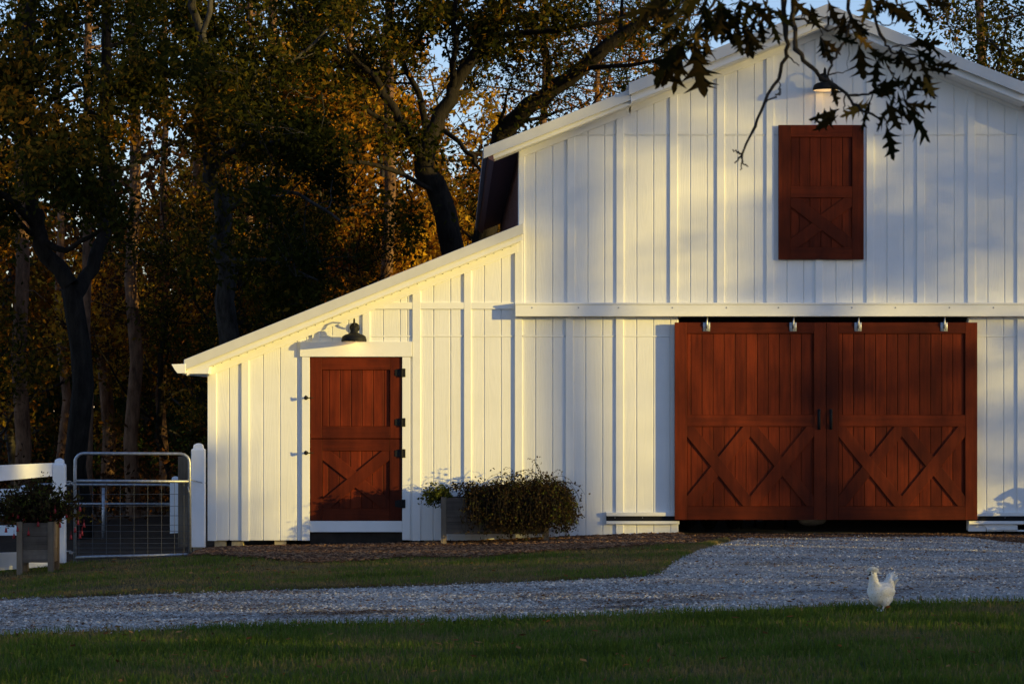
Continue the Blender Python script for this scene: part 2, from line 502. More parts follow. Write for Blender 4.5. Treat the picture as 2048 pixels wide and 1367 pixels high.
GR = .85    # half a groove in photo px
def siding(wall, cuts, yb, yt, holes=()):
    for a, b in zip(cuts[:-1], cuts[1:]):
        rects = [(yb, yt)]
        for (hx0, hx1, hyb, hyt) in holes:
            if a >= hx0 - 3 and b <= hx1 + 3:
                rects = [r for (r0, r1) in rects for r in ((r0, hyb), (hyt, r1)) if r[0] - r[1] > 2] if rects else []
        for r0, r1 in rects:
            pl = clip_top(a + GR, b - GR, r0, r1)
            if pl: MB().prism(pl, 0.0, .013, .004).build('siding_board', M['siding'], wall)
def batten(wall, x0, x1, yb, yt, y=-.020, name='batten'):
    pl = clip_top(x0, x1, yb, yt)
    if pl: MB().prism(pl, y, .006, .0025).build(name, M['trim'], wall)
def rect(part, name, x0, x1, yb, yt, y0, y1, mat, ch=.0025):
    return MB().prism([(wx(x0), wz(yb)), (wx(x1), wz(yb)), (wx(x1), wz(yt)), (wx(x0), wz(yt))], y0, y1, ch).build(name, mat, part)

# -- walls: a backing sheet behind the grooves carries the siding boards and battens
def backing(name, polys):
    b = MB()
    for pl in polys: b.prism(pl, .011, .10, .001)
    return b.build(name, M['siding'], barn)
def ps(*p): return [(wx(a), wz(b)) for a, b in p]
lean = backing('lean_to_wall', [ps((418, 1078), (618, 1078), (618, frieze_top(618)), (418, frieze_top(418))),
                                ps((618.5, 714), (805, 714), (805, frieze_top(805)), (618.5, frieze_top(618.5))),
                                ps((805.5, 1078), (1036, 1078), (1036, frieze_top(1036)), (805.5, frieze_top(805.5)))])
mainw = backing('main_wall', [ps((1036.5, 1090), (1357, 1090), (1357, 634), (1036.5, 634)), ps((1936, 1060), (2273, 1060), (2273, 634), (1936, 634)),
                              ps((1036.5, 633.5), (2273, 633.5), (2273, frieze_top(2273)), (1655, frieze_top(1655)), (1258, frieze_top(1258)), (1036.5, frieze_top(1037.5)))])

lc = [415, 458, 490, 526, 560, 594, 612]
siding(lean, lc, 1080, 673.2); siding(lean, lc, 670.8, 400)
lc = [612, 631, 664, 697, 732, 766, 800, 815]
siding(lean, lc, 690, 673.2); siding(lean, lc, 670.8, 400)
lc = [815, 832, 867, 901, 935, 968, 1002, 1036]
siding(lean, lc, 1080, 673.2); siding(lean, lc, 670.8, 400)
for x0, x1 in ((415.5, 433), (483, 498), (825, 841), (928, 942.5)): batten(lean, x0, x1, 1080.5, 400)
batten(lean, 624, 639, 683, 400); batten(lean, 725, 740, 683, 400)
batten(lean, 1029.5, 1044.5, 1078, 470, -.024)
# band across the lean-to wall, cut by the rake on its left, and the joint flashing
MB().prism(ps((712, 618), (825, 618), (825, 604.5), (735, 604.5)), -.018, .006).build('band', M['trim'], lean)
for x0, x1 in ((841, 928), (942.5, 1029.5)):
    rect(lean, 'band', x0, x1, 618, 604.5, -.018, .006, M['trim'])
for x0, x1 in ((498, 603), (639, 725), (740, 825), (841, 928), (942.5, 1029.5)):
    if x0 > 600: rect(lean, 'joint_flashing', x0, x1 - 2, 673.3, 670.7, -.006, .008, M['trim'], .001)
# door trim
rect(lean, 'door_jamb', 604, 619.5, 1080, 713.5, -.026, .05, M['trim'])
rect(lean, 'door_jamb', 804.5, 820.5, 1079, 713.5, -.026, .05, M['trim'])
rect(lean, 'door_header', 600, 824, 713, 683, -.034, .05, M['trim'])
rect(lean, 'door_sill', 619.8, 804.2, 1063, 1041, -.020, .05, M['trim'])
rect(lean, 'sill_joist', 619.8, 804.2, 1095, 1064, .03, .09, M['dark'])

mc = [1037, 1071, 1105, 1139, 1171, 1205, 1239, 1273, 1307, 1341, 1357]
siding(mainw, mc, 1076, 673.2, ()); siding(mainw, mc, 670.8, 606)
mc = [1936, 1973, 2007, 2040, 2074, 2108, 2141, 2175, 2209, 2241, 2272]
siding(mainw, mc, 1062, 673.2); siding(mainw, mc, 670.8, 606)
uc = [1037, 1071, 1105]
UB = [1142, 1240, 1347, 1441, 1540, 1638, 1740, 1841, 1942, 2041, 2141, 2241]
for c in UB: uc += [c, c + 33.5, c + 67]
uc = uc[:-2] + [2272]
siding(mainw, uc, 607, 271.4, [(1556, 1726, 519, 251)]); siding(mainw, uc, 269, -30)
batten(mainw, 1037.5, 1049, 607, 0)
for c in UB: batten(mainw, c - 7.5, c + 7.5, 607, 0)
for x0, x1 in ((1131.5, 1146.5), (1231.5, 1246.5)): batten(mainw, x0, x1, 1077, 630)
for x0, x1 in ((2034, 2049), (2134, 2149), (2257, 2272)): batten(mainw, x0, x1, 1062, 630)
for a, b in zip([1049] + [c + 7.5 for c in UB[:-1]], [c - 7.5 for c in UB]):
    if frieze_bot((a + b) / 2) < 262: rect(mainw, 'joint_flashing', a, b, 271.6, 269.6, -.005, .008, M['trim'], .001)
for a, b in ((1046, 1131), (1147, 1231), (1247, 1356), (1937, 2033), (2049, 2133)):
    rect(mainw, 'joint_flashing', a, b - 2, 673.3, 670.7, -.006, .008, M['trim'], .001)

# -- side walls, back wall, floor
b = MB()
b.box(Xl + .01, Xl + .10, .101, YB, gz(Xl, 1) + .15, wz(745))
b.build('lean_to_side_wall', M['siding'], barn)
sw = MB().box(Xc + .002, Xc + .10, .101, YB, 0, wz(frieze_top(1040))).build('main_side_wall', M['soffit'], barn)
for i in range(40):                                              # ribs of the metal cladding
    y = .25 + i * .3
    if y < YB: MB().box(Xc - .012, Xc + .004, y, y + .035, wz(480), wz(frieze_top(1040) + 6)).build('rib', M['soffit'], sw)
MB().box(Xr - .10, Xr - .002, .101, YB, -.1, wz(frieze_top(2270))).build('main_side_wall', M['siding'], barn)
b = MB()
b.prism([(Xc, -.4), (2.6, -.4), (2.6, wz(95)), (Xc, wz(frieze_top(1040)))], YB - .1, YB, .001)
b.prism([(2.6, 2.6), (5.0, 2.6), (5.0, wz(105)), (wx(1655), wz(60)), (2.6, wz(95))], YB - .1, YB, .001)
b.prism([(5.0, -.2), (Xr, -.2), (Xr, wz(frieze_top(2270))), (5.0, wz(105))], YB - .1, YB, .001)
b.prism([(Xl, -.5), (Xc, -.4), (Xc, wz(470)), (Xl, wz(745))], YB - .1, YB, .001)
b.build('back_wall', M['siding'], barn)
MB().box(Xc + .1, Xr - .1, .02, YB - .1, -.2, .005).build('barn_floor', M['concrete'], barn)
MB().box(Xl + .11, Xc - .03, .12, YB - .11, -.06, -.02).build('lean_to_floor', M['dark'], barn)
for px in (440, 474, 560, 700, 860, 980):
    X = wx(px); MB().box(X - .07, X + .07, .04, .22, gz(X, .1) - .1, wz(1079)).build('foundation_pier', M['block'], barn)
MB().box(wx(1358), wx(1935), .0, .05, -.06, -.004).build('door_threshold', M['dark'], barn)

# -- roofs with rake boards; the rakes stand .35 m out from the wall
YR = -.36
def rk(pts, y): return [(P(a, c, y).x, P(a, c, y).z) for a, c in pts]
def slope_part(name, x0, x1, Tf, o0, o1, y0, y1, mat, ch=.003, parent=None):
    return MB().prism(rk([(x0, Tf(x0) + o1), (x1, Tf(x1) + o1), (x1, Tf(x1) + o0), (x0, Tf(x0) + o0)], y0), y0, y1, ch).build(name, mat, parent or barn)
def roof_slab(name, x0, x1, Tf, o0, o1, y0=YR + .03):
    return slope_part(name, x0, x1, Tf, o0, o1, y0, YB + .3, M['roof'], .001)
# lean-to
lr = roof_slab('lean_to_roof', 367, 1045, T_lean, 1.5, 19)
f1 = slope_part('rake_fascia', 368, 1047, T_lean, 0, 21, YR, YR + .028, M['fascia'], .003, lr)
slope_part('rake_trim', 373, 1045, T_lean, 19.5, 33, YR + .05, YR + .075, M['trim'], .003, lr)
slope_part('rake_soffit', 373, 1042, T_lean, 31, 34, YR + .075, -.001, M['trim'], .001, lr)
slope_part('frieze_board', 418, 1036, T_lean, 34, 53, -.027, .004, M['trim'], .0025, lr)
MB().prism(rk([(372, 741), (419, 733), (416, 747), (366, 747)], YR + .02), YR + .055, -.02, .002).build('eave_return', M['trim'], lr)
# gutter along the lean-to eave
g0 = [(343, 728), (371, 727), (371, 746), (355, 746), (350, 740)]
MB().prism(rk(g0, YR), YR - .01, YB, .002).build('gutter', M['trim'], barn)
MB().box(wx(366), wx(414), -.02, YB, wz(749), wz(746)).build('eave_soffit', M['trim'], barn)
# main roof, lower band and the raised upper part
mr = roof_slab('main_roof', 966, 1300, T_low, 1.5, 19)
roof_slab('main_roof', 2012, 2344, lambda p: T_low(3310 - p), 1.5, 19)
slope_part('rake_fascia', 967, 1262, T_low, 0, 22, YR, YR + .028, M['fascia'], .003, mr)
slope_part('rake_trim', 985, 1262, T_low, 20, 31, YR + .05, YR + .075, M['trim'], .003, mr)
slope_part('rake_soffit', 989, 1262, T_low, 29, 32, YR + .075, -.001, M['trim'], .001, mr)
slope_part('frieze_board', 1038, 1262, T_low, 32, 50, -.027, .004, M['trim'], .0025, mr)
ur = None
for s in (0, 1):
    Tf = T_up
    x0, x1 = (1258, 1655) if s == 0 else (1655.2, 2052)
    u = roof_slab('upper_roof', x0, x1, Tf, 1.5, 24, YR - .04)
    slope_part('rake_fascia', x0, x1, Tf, 0, 24, YR - .08, YR - .045, M['fascia'], .003, u)
    slope_part('rake_trim', x0 + 4, x1, Tf, 22, 40, YR - .01, YR + .03, M['trim'], .003, u)
    slope_part('rake_soffit', x0 + 4, x1, Tf, 38, 43, YR + .03, -.001, M['trim'], .001, u)
    slope_part('frieze_board', x0 if s == 0 else x0, x1, Tf, 43, 61, -.027, .004, M['trim'], .0025, u)
slope_part('rake_fascia', 2048, 2343, lambda p: T_low(3310 - p), 0, 22, YR, YR + .028, M['fascia'])
slope_part('frieze_board', 2053, 2272, lambda p: T_low(3310 - p), 32, 50, -.027, .004, M['trim'])
# maroon soffit and eave fascia of the main roof, running back
slope_part('side_soffit', 984, 1038, T_low, 20, 30, YR + .08, YB + .2, M['soffit'], .001, mr)
MB().prism(rk([(967, 300), (985, 294), (988, 322), (978, 318)], YR), YR + .03, YB + .25, .002).build('eave_fascia', M['soffit'], mr)
# dark vent slots where soffit meets frieze
def vents(parent, x0, x1, Tf, o, step=17.0):
    b = MB(); x = x0
    while x < x1:
        p = P(x, Tf(x) + o, -.03)
        b.box(p.x, p.x + .016, -.033, -.022, p.z - .012, p.z + .004)
        x += step
    return b.build('vent_slots', M['black_metal'], parent)
vents(lr, 425, 1035, T_lean, 34.5); vents(mr, 1055, 1255, T_low, 32.5)

# -- track cover over the sliding doors
tr = MB().prism([(wx(1030), wz(633)), (wx(2274), wz(633)), (wx(2274), wz(609.5)), (wx(1030), wz(609.5))], -.13, .0, .003).build('track_cover', M['trim'], barn)
rect(tr, 'track_cap', 1029.5, 2274, 609.5, 606, -.14, .0, M['trim'], .002)
for px in (1064, 1157, 1237, 1345, 1453, 1557, 1704, 1791, 1899, 1987):
    p = P(px, 615, -.13)
    MB().lathe([(0, -.004), (.009, -.003), (.010, 0)], (p.x, -.130, p.z), 8, (0, 1, 0)).build('screw', M['galv'], tr)
# bottom rail ledges left and right of the opening
for x0, x1 in ((1212, 1358), (1936, 2274)):
    lg = MB().prism(ps((x0, 1031), (x1, 1031), (x1, 1023.5), (x0, 1023.5)), -.055, .0, .003).build('ledge', M['trim'], barn)
    MB().prism(ps((x0 + .5, 1040.5), (x1, 1040.5), (x1, 1031.2), (x0 + .5, 1031.2)), -.035, .0, .001).build('rubber_strip', M['black_metal'], lg)
    MB().prism(ps((x0, 1047), (x1, 1047), (x1, 1040.8), (x0, 1040.8)), -.050, .0, .002).build('lower_rail', M['trim'], lg)
    for px in ((1230, 1285) if x0 < 1500 else (1956, 2010)):
        p = P(px, 1034.5, -.036)
        MB().lathe([(0, -.003), (.006, -.002), (.007, 0)], (p.x, -.036, p.z), 6, (0, 1, 0)).build('screw', M['galv'], lg)
MB().prism(ps((1975, 1059), (2274, 1059), (2274, 1048), (1966, 1048)), -.02, .0, .002).build('skirt_board', M['trim'], barn)

# ------------------------------------------------------------------ red doors
def brace(parent, p0, p1, w, y0, y1, cut=None, e0=True, e1=True):
    a, c = Vector((wx(p0[0]), wz(p0[1]))), Vector((wx(p1[0]), wz(p1[1])))
    d = (c - a).normalized()
    if cut: a, c = (a - d * .2 if e0 else a), (c + d * .2 if e1 else c)
    n = Vector((-d.y, d.x)) * w / 2
    pl = [a + n, a - n, c - n, c + n]
    if cut:                                                       # keep the brace inside the panel
        x0, x1, z0, z1 = cut
        def clip(poly, ax, lim, keep_gt):
            out = []
            for i in range(len(poly)):
                p, q = poly[i - 1], poly[i]
                ip, iq = ((p[ax] > lim) == keep_gt), ((q[ax] > lim) == keep_gt)
                if ip != iq: out.append(p + (q - p) * ((lim - p[ax]) / (q[ax] - p[ax])))
                if iq: out.append(q)
            return out
        pl = clip(pl, 0, x0, True); pl = clip(pl, 0, x1, False); pl = clip(pl, 1, z0, True); pl = clip(pl, 1, z1, False)
    return MB().prism([tuple(p) for p in pl], y0, y1, .003).build('brace', M['red_s'], parent)
def plank_door(name, x0, x1, yt, yb, y, stl, rails, panels, step, xs, label, bx=None):
    """rails: list of (top, bottom); panels: boards between; xs: list of (x0,x1,y0,y1,style)"""
    d = MB().prism(ps((x0 + 1, yb - 1), (x1 - 1, yb - 1), (x1 - 1, yt + 1), (x0 + 1, yt + 1)), y + .030, y + .045, .001).build(name, M['red_s'], barn)
    d['label'] = label
    sl, sr = stl
    rect(d, 'stile', x0, x0 + sl, yb, yt, y, y + .031, M['red_s'], .003)
    rect(d, 'stile', x1 - sr, x1, yb, yt, y, y + .031, M['red_s'], .003)
    for a, c in rails: rect(d, 'rail', x0 + sl + .15, x1 - sr - .15, c, a, y + .0005, y + .031, M['red_h'], .003)
    for a, c in panels:
        x = x0 + sl + .2; first = bx if bx else step
        w = first
        while x < x1 - sr - .5:
            e = min(x + w, x1 - sr - .2)
            rect(d, 'board', x + .55, e - .55, c, a, y + .021, y + .031, M['red_v'], .004)
            x = e; w = step
    for (a0, a1, b0, b1, st) in xs:
        cut = (wx(a0), wx(a1), wz(b1), wz(b0))
        w = .145
        if st == '\\':
            brace(d, (a0 + 4, b0 + 6), (a1 - 4, b1 - 6), w, y + .003, y + .022, cut)
            m = ((a0 + a1) / 2, (b0 + b1) / 2)
            brace(d, (a1 - 4, b0 + 6), (m[0] + 4, m[1] - 5), w, y + .0045, y + .022, cut, True, False); brace(d, (m[0] - 4, m[1] + 5), (a0 + 4, b1 - 6), w, y + .0045, y + .022, cut, False, True)
        else:
            brace(d, (a1 - 4, b0 + 6), (a0 + 4, b1 - 6), w, y + .003, y + .022, cut)
            m = ((a0 + a1) / 2, (b0 + b1) / 2)
            brace(d, (a0 + 4, b0 + 6), (m[0] - 4, m[1] - 5), w, y + .0045, y + .022, cut, True, False); brace(d, (m[0] + 4, m[1] + 5), (a1 - 4, b1 - 6), w, y + .0045, y + .022, cut, False, True)
    return d
YD = -.105
sd = []
for x0, x1, lab in ((1348, 1649.4, 'left red sliding barn door with two X braces'), (1650.2, 1951, 'right red sliding barn door with two X braces')):
    xm = (x0 + x1) / 2
    o = plank_door('sliding_door', x0, x1, 645, 1038, YD, (24, 24), [(645, 667), (829, 852), (1011, 1038)], [(667, 829), (852, 1011)], 22, [(x0 + 24, xm, 852, 1011, '\\'), (xm, x1 - 24, 852, 1011, '/')], lab, 8)
    sd.append(o)
for px, d in ((1413, 0), (1586, 0), (1716, 1), (1888, 1)):
    p = P(px, 651, YD)
    z = p.z
    b = MB().prism([(p.x - .043, z - .070), (p.x + .043, z - .070), (p.x + .043, z + .04), (p.x - .043, z + .04)], YD - .006, YD, .002)
    b.tube([(p.x, YD - .012, z - .035), (p.x, YD - .022, z + .015), (p.x + .004, YD - .02, z + .06), (p.x + .01, YD + .0, z + .10)], [.009, .014, .010, .009], 8)
    b.ball((p.x, YD - .008, z - .05), .008, 8, 4)
    b.build('door_hanger', M['galv'], sd[d], True)
for px, d in ((1638, 0), (1662, 1)):
    p = P(px, 838, YD)
    b = MB().tube([(p.x, YD + .002, p.z + .115), (p.x, YD - .020, p.z + .09), (p.x, YD - .034, p.z + .03), (p.x, YD - .034, p.z - .03), (p.x, YD - .020, p.z - .09), (p.x, YD + .002, p.z - .115)], [.013, .014, .012, .012, .014, .013], 8)
    b.prism([(p.x - .018, p.z - .125), (p.x + .018, p.z - .125), (p.x + .018, p.z + .125), (p.x - .018, p.z + .125)], YD - .004, YD + .001, .001)
    b.build('handle', M['black_metal'], sd[d], True)
hatch = plank_door('loft_hatch', 1556, 1726, 251, 519, -.055, (24, 23), [(251, 275), (373, 396), (495, 519)], [(275, 373), (396, 495)], 21.5, [(1580, 1703, 396, 495, '\\')], 'small red loft hatch with one X brace', 17)
YS = -.008
du = plank_door('stall_door', 620.6, 803.2, 714.5, 876, YS, (23, 23), [(714.5, 739), (852, 876)], [(739, 852)], 22, [], 'upper half of the red stall door', 14)
dl = plank_door('stall_door', 620.6, 803.2, 877.4, 1040, YS, (24, 24), [(877.4, 901), (1016, 1040)], [(901, 1016)], 22, [(644.6, 779.2, 901, 1016, '/')], 'lower half of the red stall door with X brace', 12)
for py, d in ((745, du), (844, du), (906, dl), (1006.5, dl)):
    b = MB()
    b.prism(ps((790, py + 6), (803.5, py + 8.5), (803.5, py - 8.5), (790, py - 6)), YS - .006, YS + .001, .001)
    b.prism(ps((804.6, py + 8.5), (811, py + 8.5), (811, py - 8.5), (804.6, py - 8.5)), -.034, -.026, .001)
    b.tube([(wx(804), -.032, wz(py + 8.7)), (wx(804), -.032, wz(py - 8.7))], .009, 8)
    b.build('hinge', M['black_metal'], d)
for py, d in ((795, du), (905, dl)):
    p = P(612, py, -.03)
    b = MB()
    b.lathe([(.0, -.055), (.014, -.052), (.020, -.035), (.012, -.02), (.010, 0), (.026, .002), (.026, .008)], (p.x, -.03, p.z), 10, (0, 1, 0))
    b.tube([(p.x, -.075, p.z - .02), (p.x + .002, -.085, p.z + .03)], .006, 6)
    b.tube([(p.x - .02, -.045, p.z), (p.x + .09, -.032, p.z)], .006, 6)
    b.build('latch', M['black_metal'], d, True)

# ------------------------------------------------------------------ wall lamps (gooseneck, lit)
def wall_lamp(px, py_rim, label, dep=.20):
    rim = P(px, py_rim, -dep)
    t = thing('wall_lamp', (rim.x, -.02, rim.z + .15), label, 'lamp', 'gooseneck barn lamps')
    c = (rim.x, -dep, rim.z)
    MB().lathe([(.150, 0), (.154, .004), (.152, .03), (.140, .065), (.110, .085), (.065, .098), (.045, .12), (.040, .16), (.030, .185), (.0, .19)], c, 28).build('shade', M['black_metal'], t, True)
    MB().lathe([(.146, .002), (.144, .03), (.13, .06), (.10, .078), (.03, .088), (0, .089)], c, 28).build('shade_lining', M['enamel'], t, True)
    MB().ball((c[0], c[1], c[2] + .052), .030, 12, 8).build('bulb', M['bulb'], t, True)
    MB().lathe([(0, -.025), (.055, -.022), (.062, -.010), (.062, 0)], (c[0], -.004, c[2] + .175), 20, (0, 1, 0)).build('wall_plate', M['black_metal'], t, True)
    MB().tube([(c[0], -.02, c[2] + .175), (c[0], -.06, c[2] + .18), (c[0], -.09, c[2] + .21), (c[0], -.11, c[2] + .255), (c[0], -.15, c[2] + .275), (c[0], -.185, c[2] + .255), (c[0], -dep, c[2] + .21), (c[0], -dep, c[2] + .17)], .0105, 10).build('gooseneck_arm', M['black_metal'], t, True)
    l = bpy.data.lights.new('lamp_light', 'POINT'); l.energy = .32; l.color = (1, .66, .32); l.shadow_soft_size = .03
    lo = bpy.data.objects.new('lamp_light', l); lo.location = (c[0], c[1], c[2] + .012); link(lo, t)
    return t
wall_lamp(708, 683, 'black gooseneck lamp over the red stall door')
wall_lamp(1651, 181, 'black gooseneck lamp high in the gable above the loft hatch')

# ------------------------------------------------------------------ things inside, seen under the sliding doors
cart = thing('hand_cart', (wx(1410), 1.4, .005), 'dark rubber-tyred cart glimpsed under the left sliding door', 'cart')
for px, y in ((1374, 1.2), (1418, 1.25), (1468, 1.2)):
    p = P(px, 1060, y)
    w = MB().lathe([(.05, -.05), (.13, -.05), (.165, -.035), (.175, 0), (.165, .035), (.13, .05), (.05, .05)], (p.x, y, .182), 24, (1, .5, 0)).build('wheel', M['rubber'], cart, True)
    MB().lathe([(0, -.052), (.06, -.052), (.06, .052), (0, .052)], (p.x, y, .182), 16, (1, .5, 0)).build('rim', M['galv'], w)
MB().box(wx(1365), wx(1475), 1.0, 1.8, .36, .42).box(wx(1365), wx(1368), 1.0, 1.8, .42, .75).box(wx(1472), wx(1475), 1.0, 1.8, .42, .75).build('tray', M['dark'], cart)
MB().box(wx(1372), wx(1470), 1.19, 1.22, .165, .195).build('axle', M['dark'], cart)
ch = thing('folding_chair', (wx(1560), 1.5, .005), 'thin-legged chair glimpsed under the left sliding door', 'chair')
zt = .46
for (ax, bx_) in ((1508, 1514), (1556, 1566), (1598, 1610)):
    MB().tube([(wx(ax), 1.35, .005), (wx(bx_), 1.5, zt)], .011, 8).build('leg', M['black_metal'], ch)
MB().tube([(wx(1545), 1.75, .005), (wx(1545), 1.7, zt)], .011, 8).build('leg', M['black_metal'], ch)
MB().box(wx(1510), wx(1612), 1.4, 1.78, zt, zt + .03).build('seat', M['dark'], ch)
MB().box(wx(1510), wx(1612), 1.76, 1.79, zt + .2, zt + .45).box(wx(1512), wx(1516), 1.765, 1.785, zt, zt + .21).box(wx(1606), wx(1610), 1.765, 1.785, zt, zt + .21).build('backrest', M['dark'], ch)
b = MB(); p = P(1622, 1052, 2.2)
b.ball((p.x, 2.2, .075), (.17, .12, .075), 18, 10); b.ball((p.x + .10, 2.2, .10), (.11, .10, .085), 14, 8)
tag(b.build('feed_sack', M['sack'], None, True), 'slumped white sack glimpsed under the left sliding door', 'sack')

# ------------------------------------------------------------------ fence, gates, planters
def post(px, ptop, pbot, Y, w, label, parent=None, base=True):
    t_ = P(px, ptop, Y); b_ = P(px, pbot, Y)
    t = parent or thing('fence_post', (t_.x, Y, b_.z), label, 'fence post', 'white fence posts')
    h = w / 2; x, z0, z1 = t_.x, b_.z + (.09 if base else 0), t_.z
    b = MB().prism([(x - h, z0), (x + h, z0), (x + h, z1 - .10), (x - h, z1 - .10)], Y - h, Y + h, .006)
    pb = b.build('post' if parent else 'sleeve', M['vinyl'], t)
    prof = [(h * 1.0, 0), (h * .96, .02), (h * .72, .035), (h * .70, .062), (h * .62, .078), (h * .3, .092), (0, .096)]
    vs, fs = [], []
    for r, hh in prof:
        vs += [(x - r, Y - r, z1 - .10 + hh), (x + r, Y - r, z1 - .10 + hh), (x + r, Y + r, z1 - .10 + hh), (x - r, Y + r, z1 - .10 + hh)]
    for i in range(len(prof) - 1):
        for k in range(4): fs.append((i * 4 + k, i * 4 + (k + 1) % 4, i * 4 + 4 + (k + 1) % 4, i * 4 + 4 + k))
    MB().add(vs, fs).build('cap', M['vinyl'], pb if parent else t)
    if base: MB().box(x - h * .75, x + h * .55, Y - h * .7, Y + h * .7, gz(x, Y) - .15, z0 + .002).build('timber_core', M['block'], pb if parent else t)
    return t
gp = post(397, 885, 1108, -.28, .16, 'white capped gate post standing against the barn corner')
fe = thing('rail_fence', (P(119, 0, -1).x, -1.0, gz(-5.5, -1)), 'white board fence ending in a capped post left of the metal gate', 'fence')
post(119, 915, 1140, -1.0, .14, None, fe)
def rail(parent, a, c, y0a, y1a, y0c, y1c, Ya, Yc, th=.035):
    """a board between two pixel columns at two depths, tops y0, bottoms y1"""
    pa, pb_, pc, pd = P(a, y0a, Ya), P(a, y1a, Ya), P(c, y0c, Yc), P(c, y1c, Yc)
    d = Vector((pc.x - pa.x, pc.y - pa.y, 0)).normalized(); n = Vector((-d.y, d.x, 0)) * th
    vs = [pa, pb_, pd, pc]; vs = vs + [v + n for v in vs]
    return MB().add(vs, [(0, 1, 2, 3), (7, 6, 5, 4), (0, 4, 5, 1), (1, 5, 6, 2), (2, 6, 7, 3), (3, 7, 4, 0)]).build('rail', M['vinyl'], parent)
XE, YE = -330, -4.3
rail(fe, XE, 112, 944, 991, 925, 951, YE, -1.0)
rail(fe, XE, 112, 1030, 1074, 987, 1013, YE, -1.0)
rail(fe, XE, 112, 1115, 1165, 1101, 1131, YE, -1.0)
post(XE, 925, 1185, YE, .14, None, fe)
# metal gate
Yg = -.62
def gp_(px, py, y=Yg): return P(px, py, y)
gate = thing('metal_gate', gp_(150, 1118), 'galvanised tube gate with wire mesh between the two white posts', 'gate')
arc = [gp_(150, 1127)] + [gp_(150, 940)] + [gp_(150 + 18 - 18 * math.cos(a), 924 - 18 * math.sin(a)) for a in (.3, .6, .9, 1.2, 1.571)]
arc += [gp_(362, 907)] + [gp_(362 + 17 * math.sin(a), 925 - 17.5 * math.cos(a)) for a in (.4, .8, 1.2, 1.571)] + [gp_(380, 1108)]
MB().tube(arc, .019, 10).build('frame', M['galv'], gate, True)
MB().tube([gp_(150, 961), gp_(379, 962)], .017, 10).build('cross_bar', M['galv'], gate, True)
MB().tube([gp_(150, 1114), gp_(380, 1108)], .019, 10).build('bottom_bar', M['galv'], gate, True)
for px in (158, 185.5, 213, 240.5, 268, 295.5, 323, 349, 368):
    MB().tube([gp_(px, 963), gp_(px, 1112)], .0028, 5).build('wire', M['wire'], gate)
for py in (988, 1012, 1031, 1049.5, 1062, 1075.5, 1086, 1095, 1103):
    MB().tube([gp_(152, py), gp_(379, py - .6)], .0028, 5).build('wire', M['wire'], gate)
for py in (963, 1102):
    MB().tube([P(128, py, -.98), P(140, py - 1, -.8), P(143, py + 1, -.72), P(150, py + 2, Yg)], .009, 6).ball(P(142, py + 3, -.72), .022, 8, 5).build('hinge', M['galv'], gate, True)
ct = MB()
pts = [P(376, 958, Yg - .02), P(390, 961, -.38), P(402, 964, -.37), P(408, 966, -.34), P(411, 965, -.26), P(408, 962, -.19)]
ct.tube(pts, .006, 6); ct.tube([P(376, 972, Yg - .02), P(379, 988, Yg - .03)], .007, 6)
tag(ct.build('gate_chain', M['galv'], None, True), 'short chain holding the metal gate to the capped post', 'chain')
# far fence and gate
Yf = 7.0
fp = post(351, 951, 1090, Yf, .15, 'grey-white post behind the gate mesh, furthest from the camera', None, False)
ff = thing('rail_fence', (P(48, 0, Yf).x, Yf, P(48, 1090, Yf).z), 'distant white fence seen past the flowering planter at the left edge', 'fence')
post(48, 969, 1092, Yf, .14, None, ff, False)
post(-330, 966, 1092, Yf, .14, None, ff, False)
for a, c in ((977, 997), (1010, 1030), (1050, 1070)): rail(ff, -330, 42, a, c, a, c, Yf, Yf)
g2 = thing('metal_gate', P(67, 1085, Yf), 'far galvanised tube gate seen through the nearer gate', 'gate')
arc = [P(66, 1090, Yf), P(66, 985, Yf)] + [P(66 + 14 - 14 * math.cos(a), 982 - 14 * math.sin(a), Yf) for a in (.4, .8, 1.2, 1.57)] + [P(333 + 12 * math.sin(a), 981 - 12 * math.cos(a), Yf) for a in (0, .4, .8, 1.2, 1.57)] + [P(345, 1090, Yf)]
MB().tube(arc, .019, 8).build('frame', M['galv'], g2, True)
MB().tube([P(66, 1007, Yf), P(345, 1007, Yf)], .019, 8).build('cross_bar', M['galv'], g2, True)
MB().tube([P(66, 1086, Yf), P(345, 1086, Yf)], .019, 8).build('bottom_bar', M['galv'], g2, True)
MB().tube([P(207, 975, Yf), P(207, 1090, Yf)], .026, 8).build('upright', M['galv'], g2, True)
dp = MB().prism([(P(368, 0, 1.5).x - .07, gz(-4, 1.5) - .1), (P(368, 0, 1.5).x + .07, gz(-4, 1.5) - .1), (P(368, 0, 1.5).x + .07, P(368, 912, 1.5).z), (P(368, 0, 1.5).x - .07, P(368, 912, 1.5).z)], 1.43, 1.57, .01).build('timber_post', M['grey_wood'])
tag(dp, 'dark timber post just behind the latch end of the near gate', 'post')

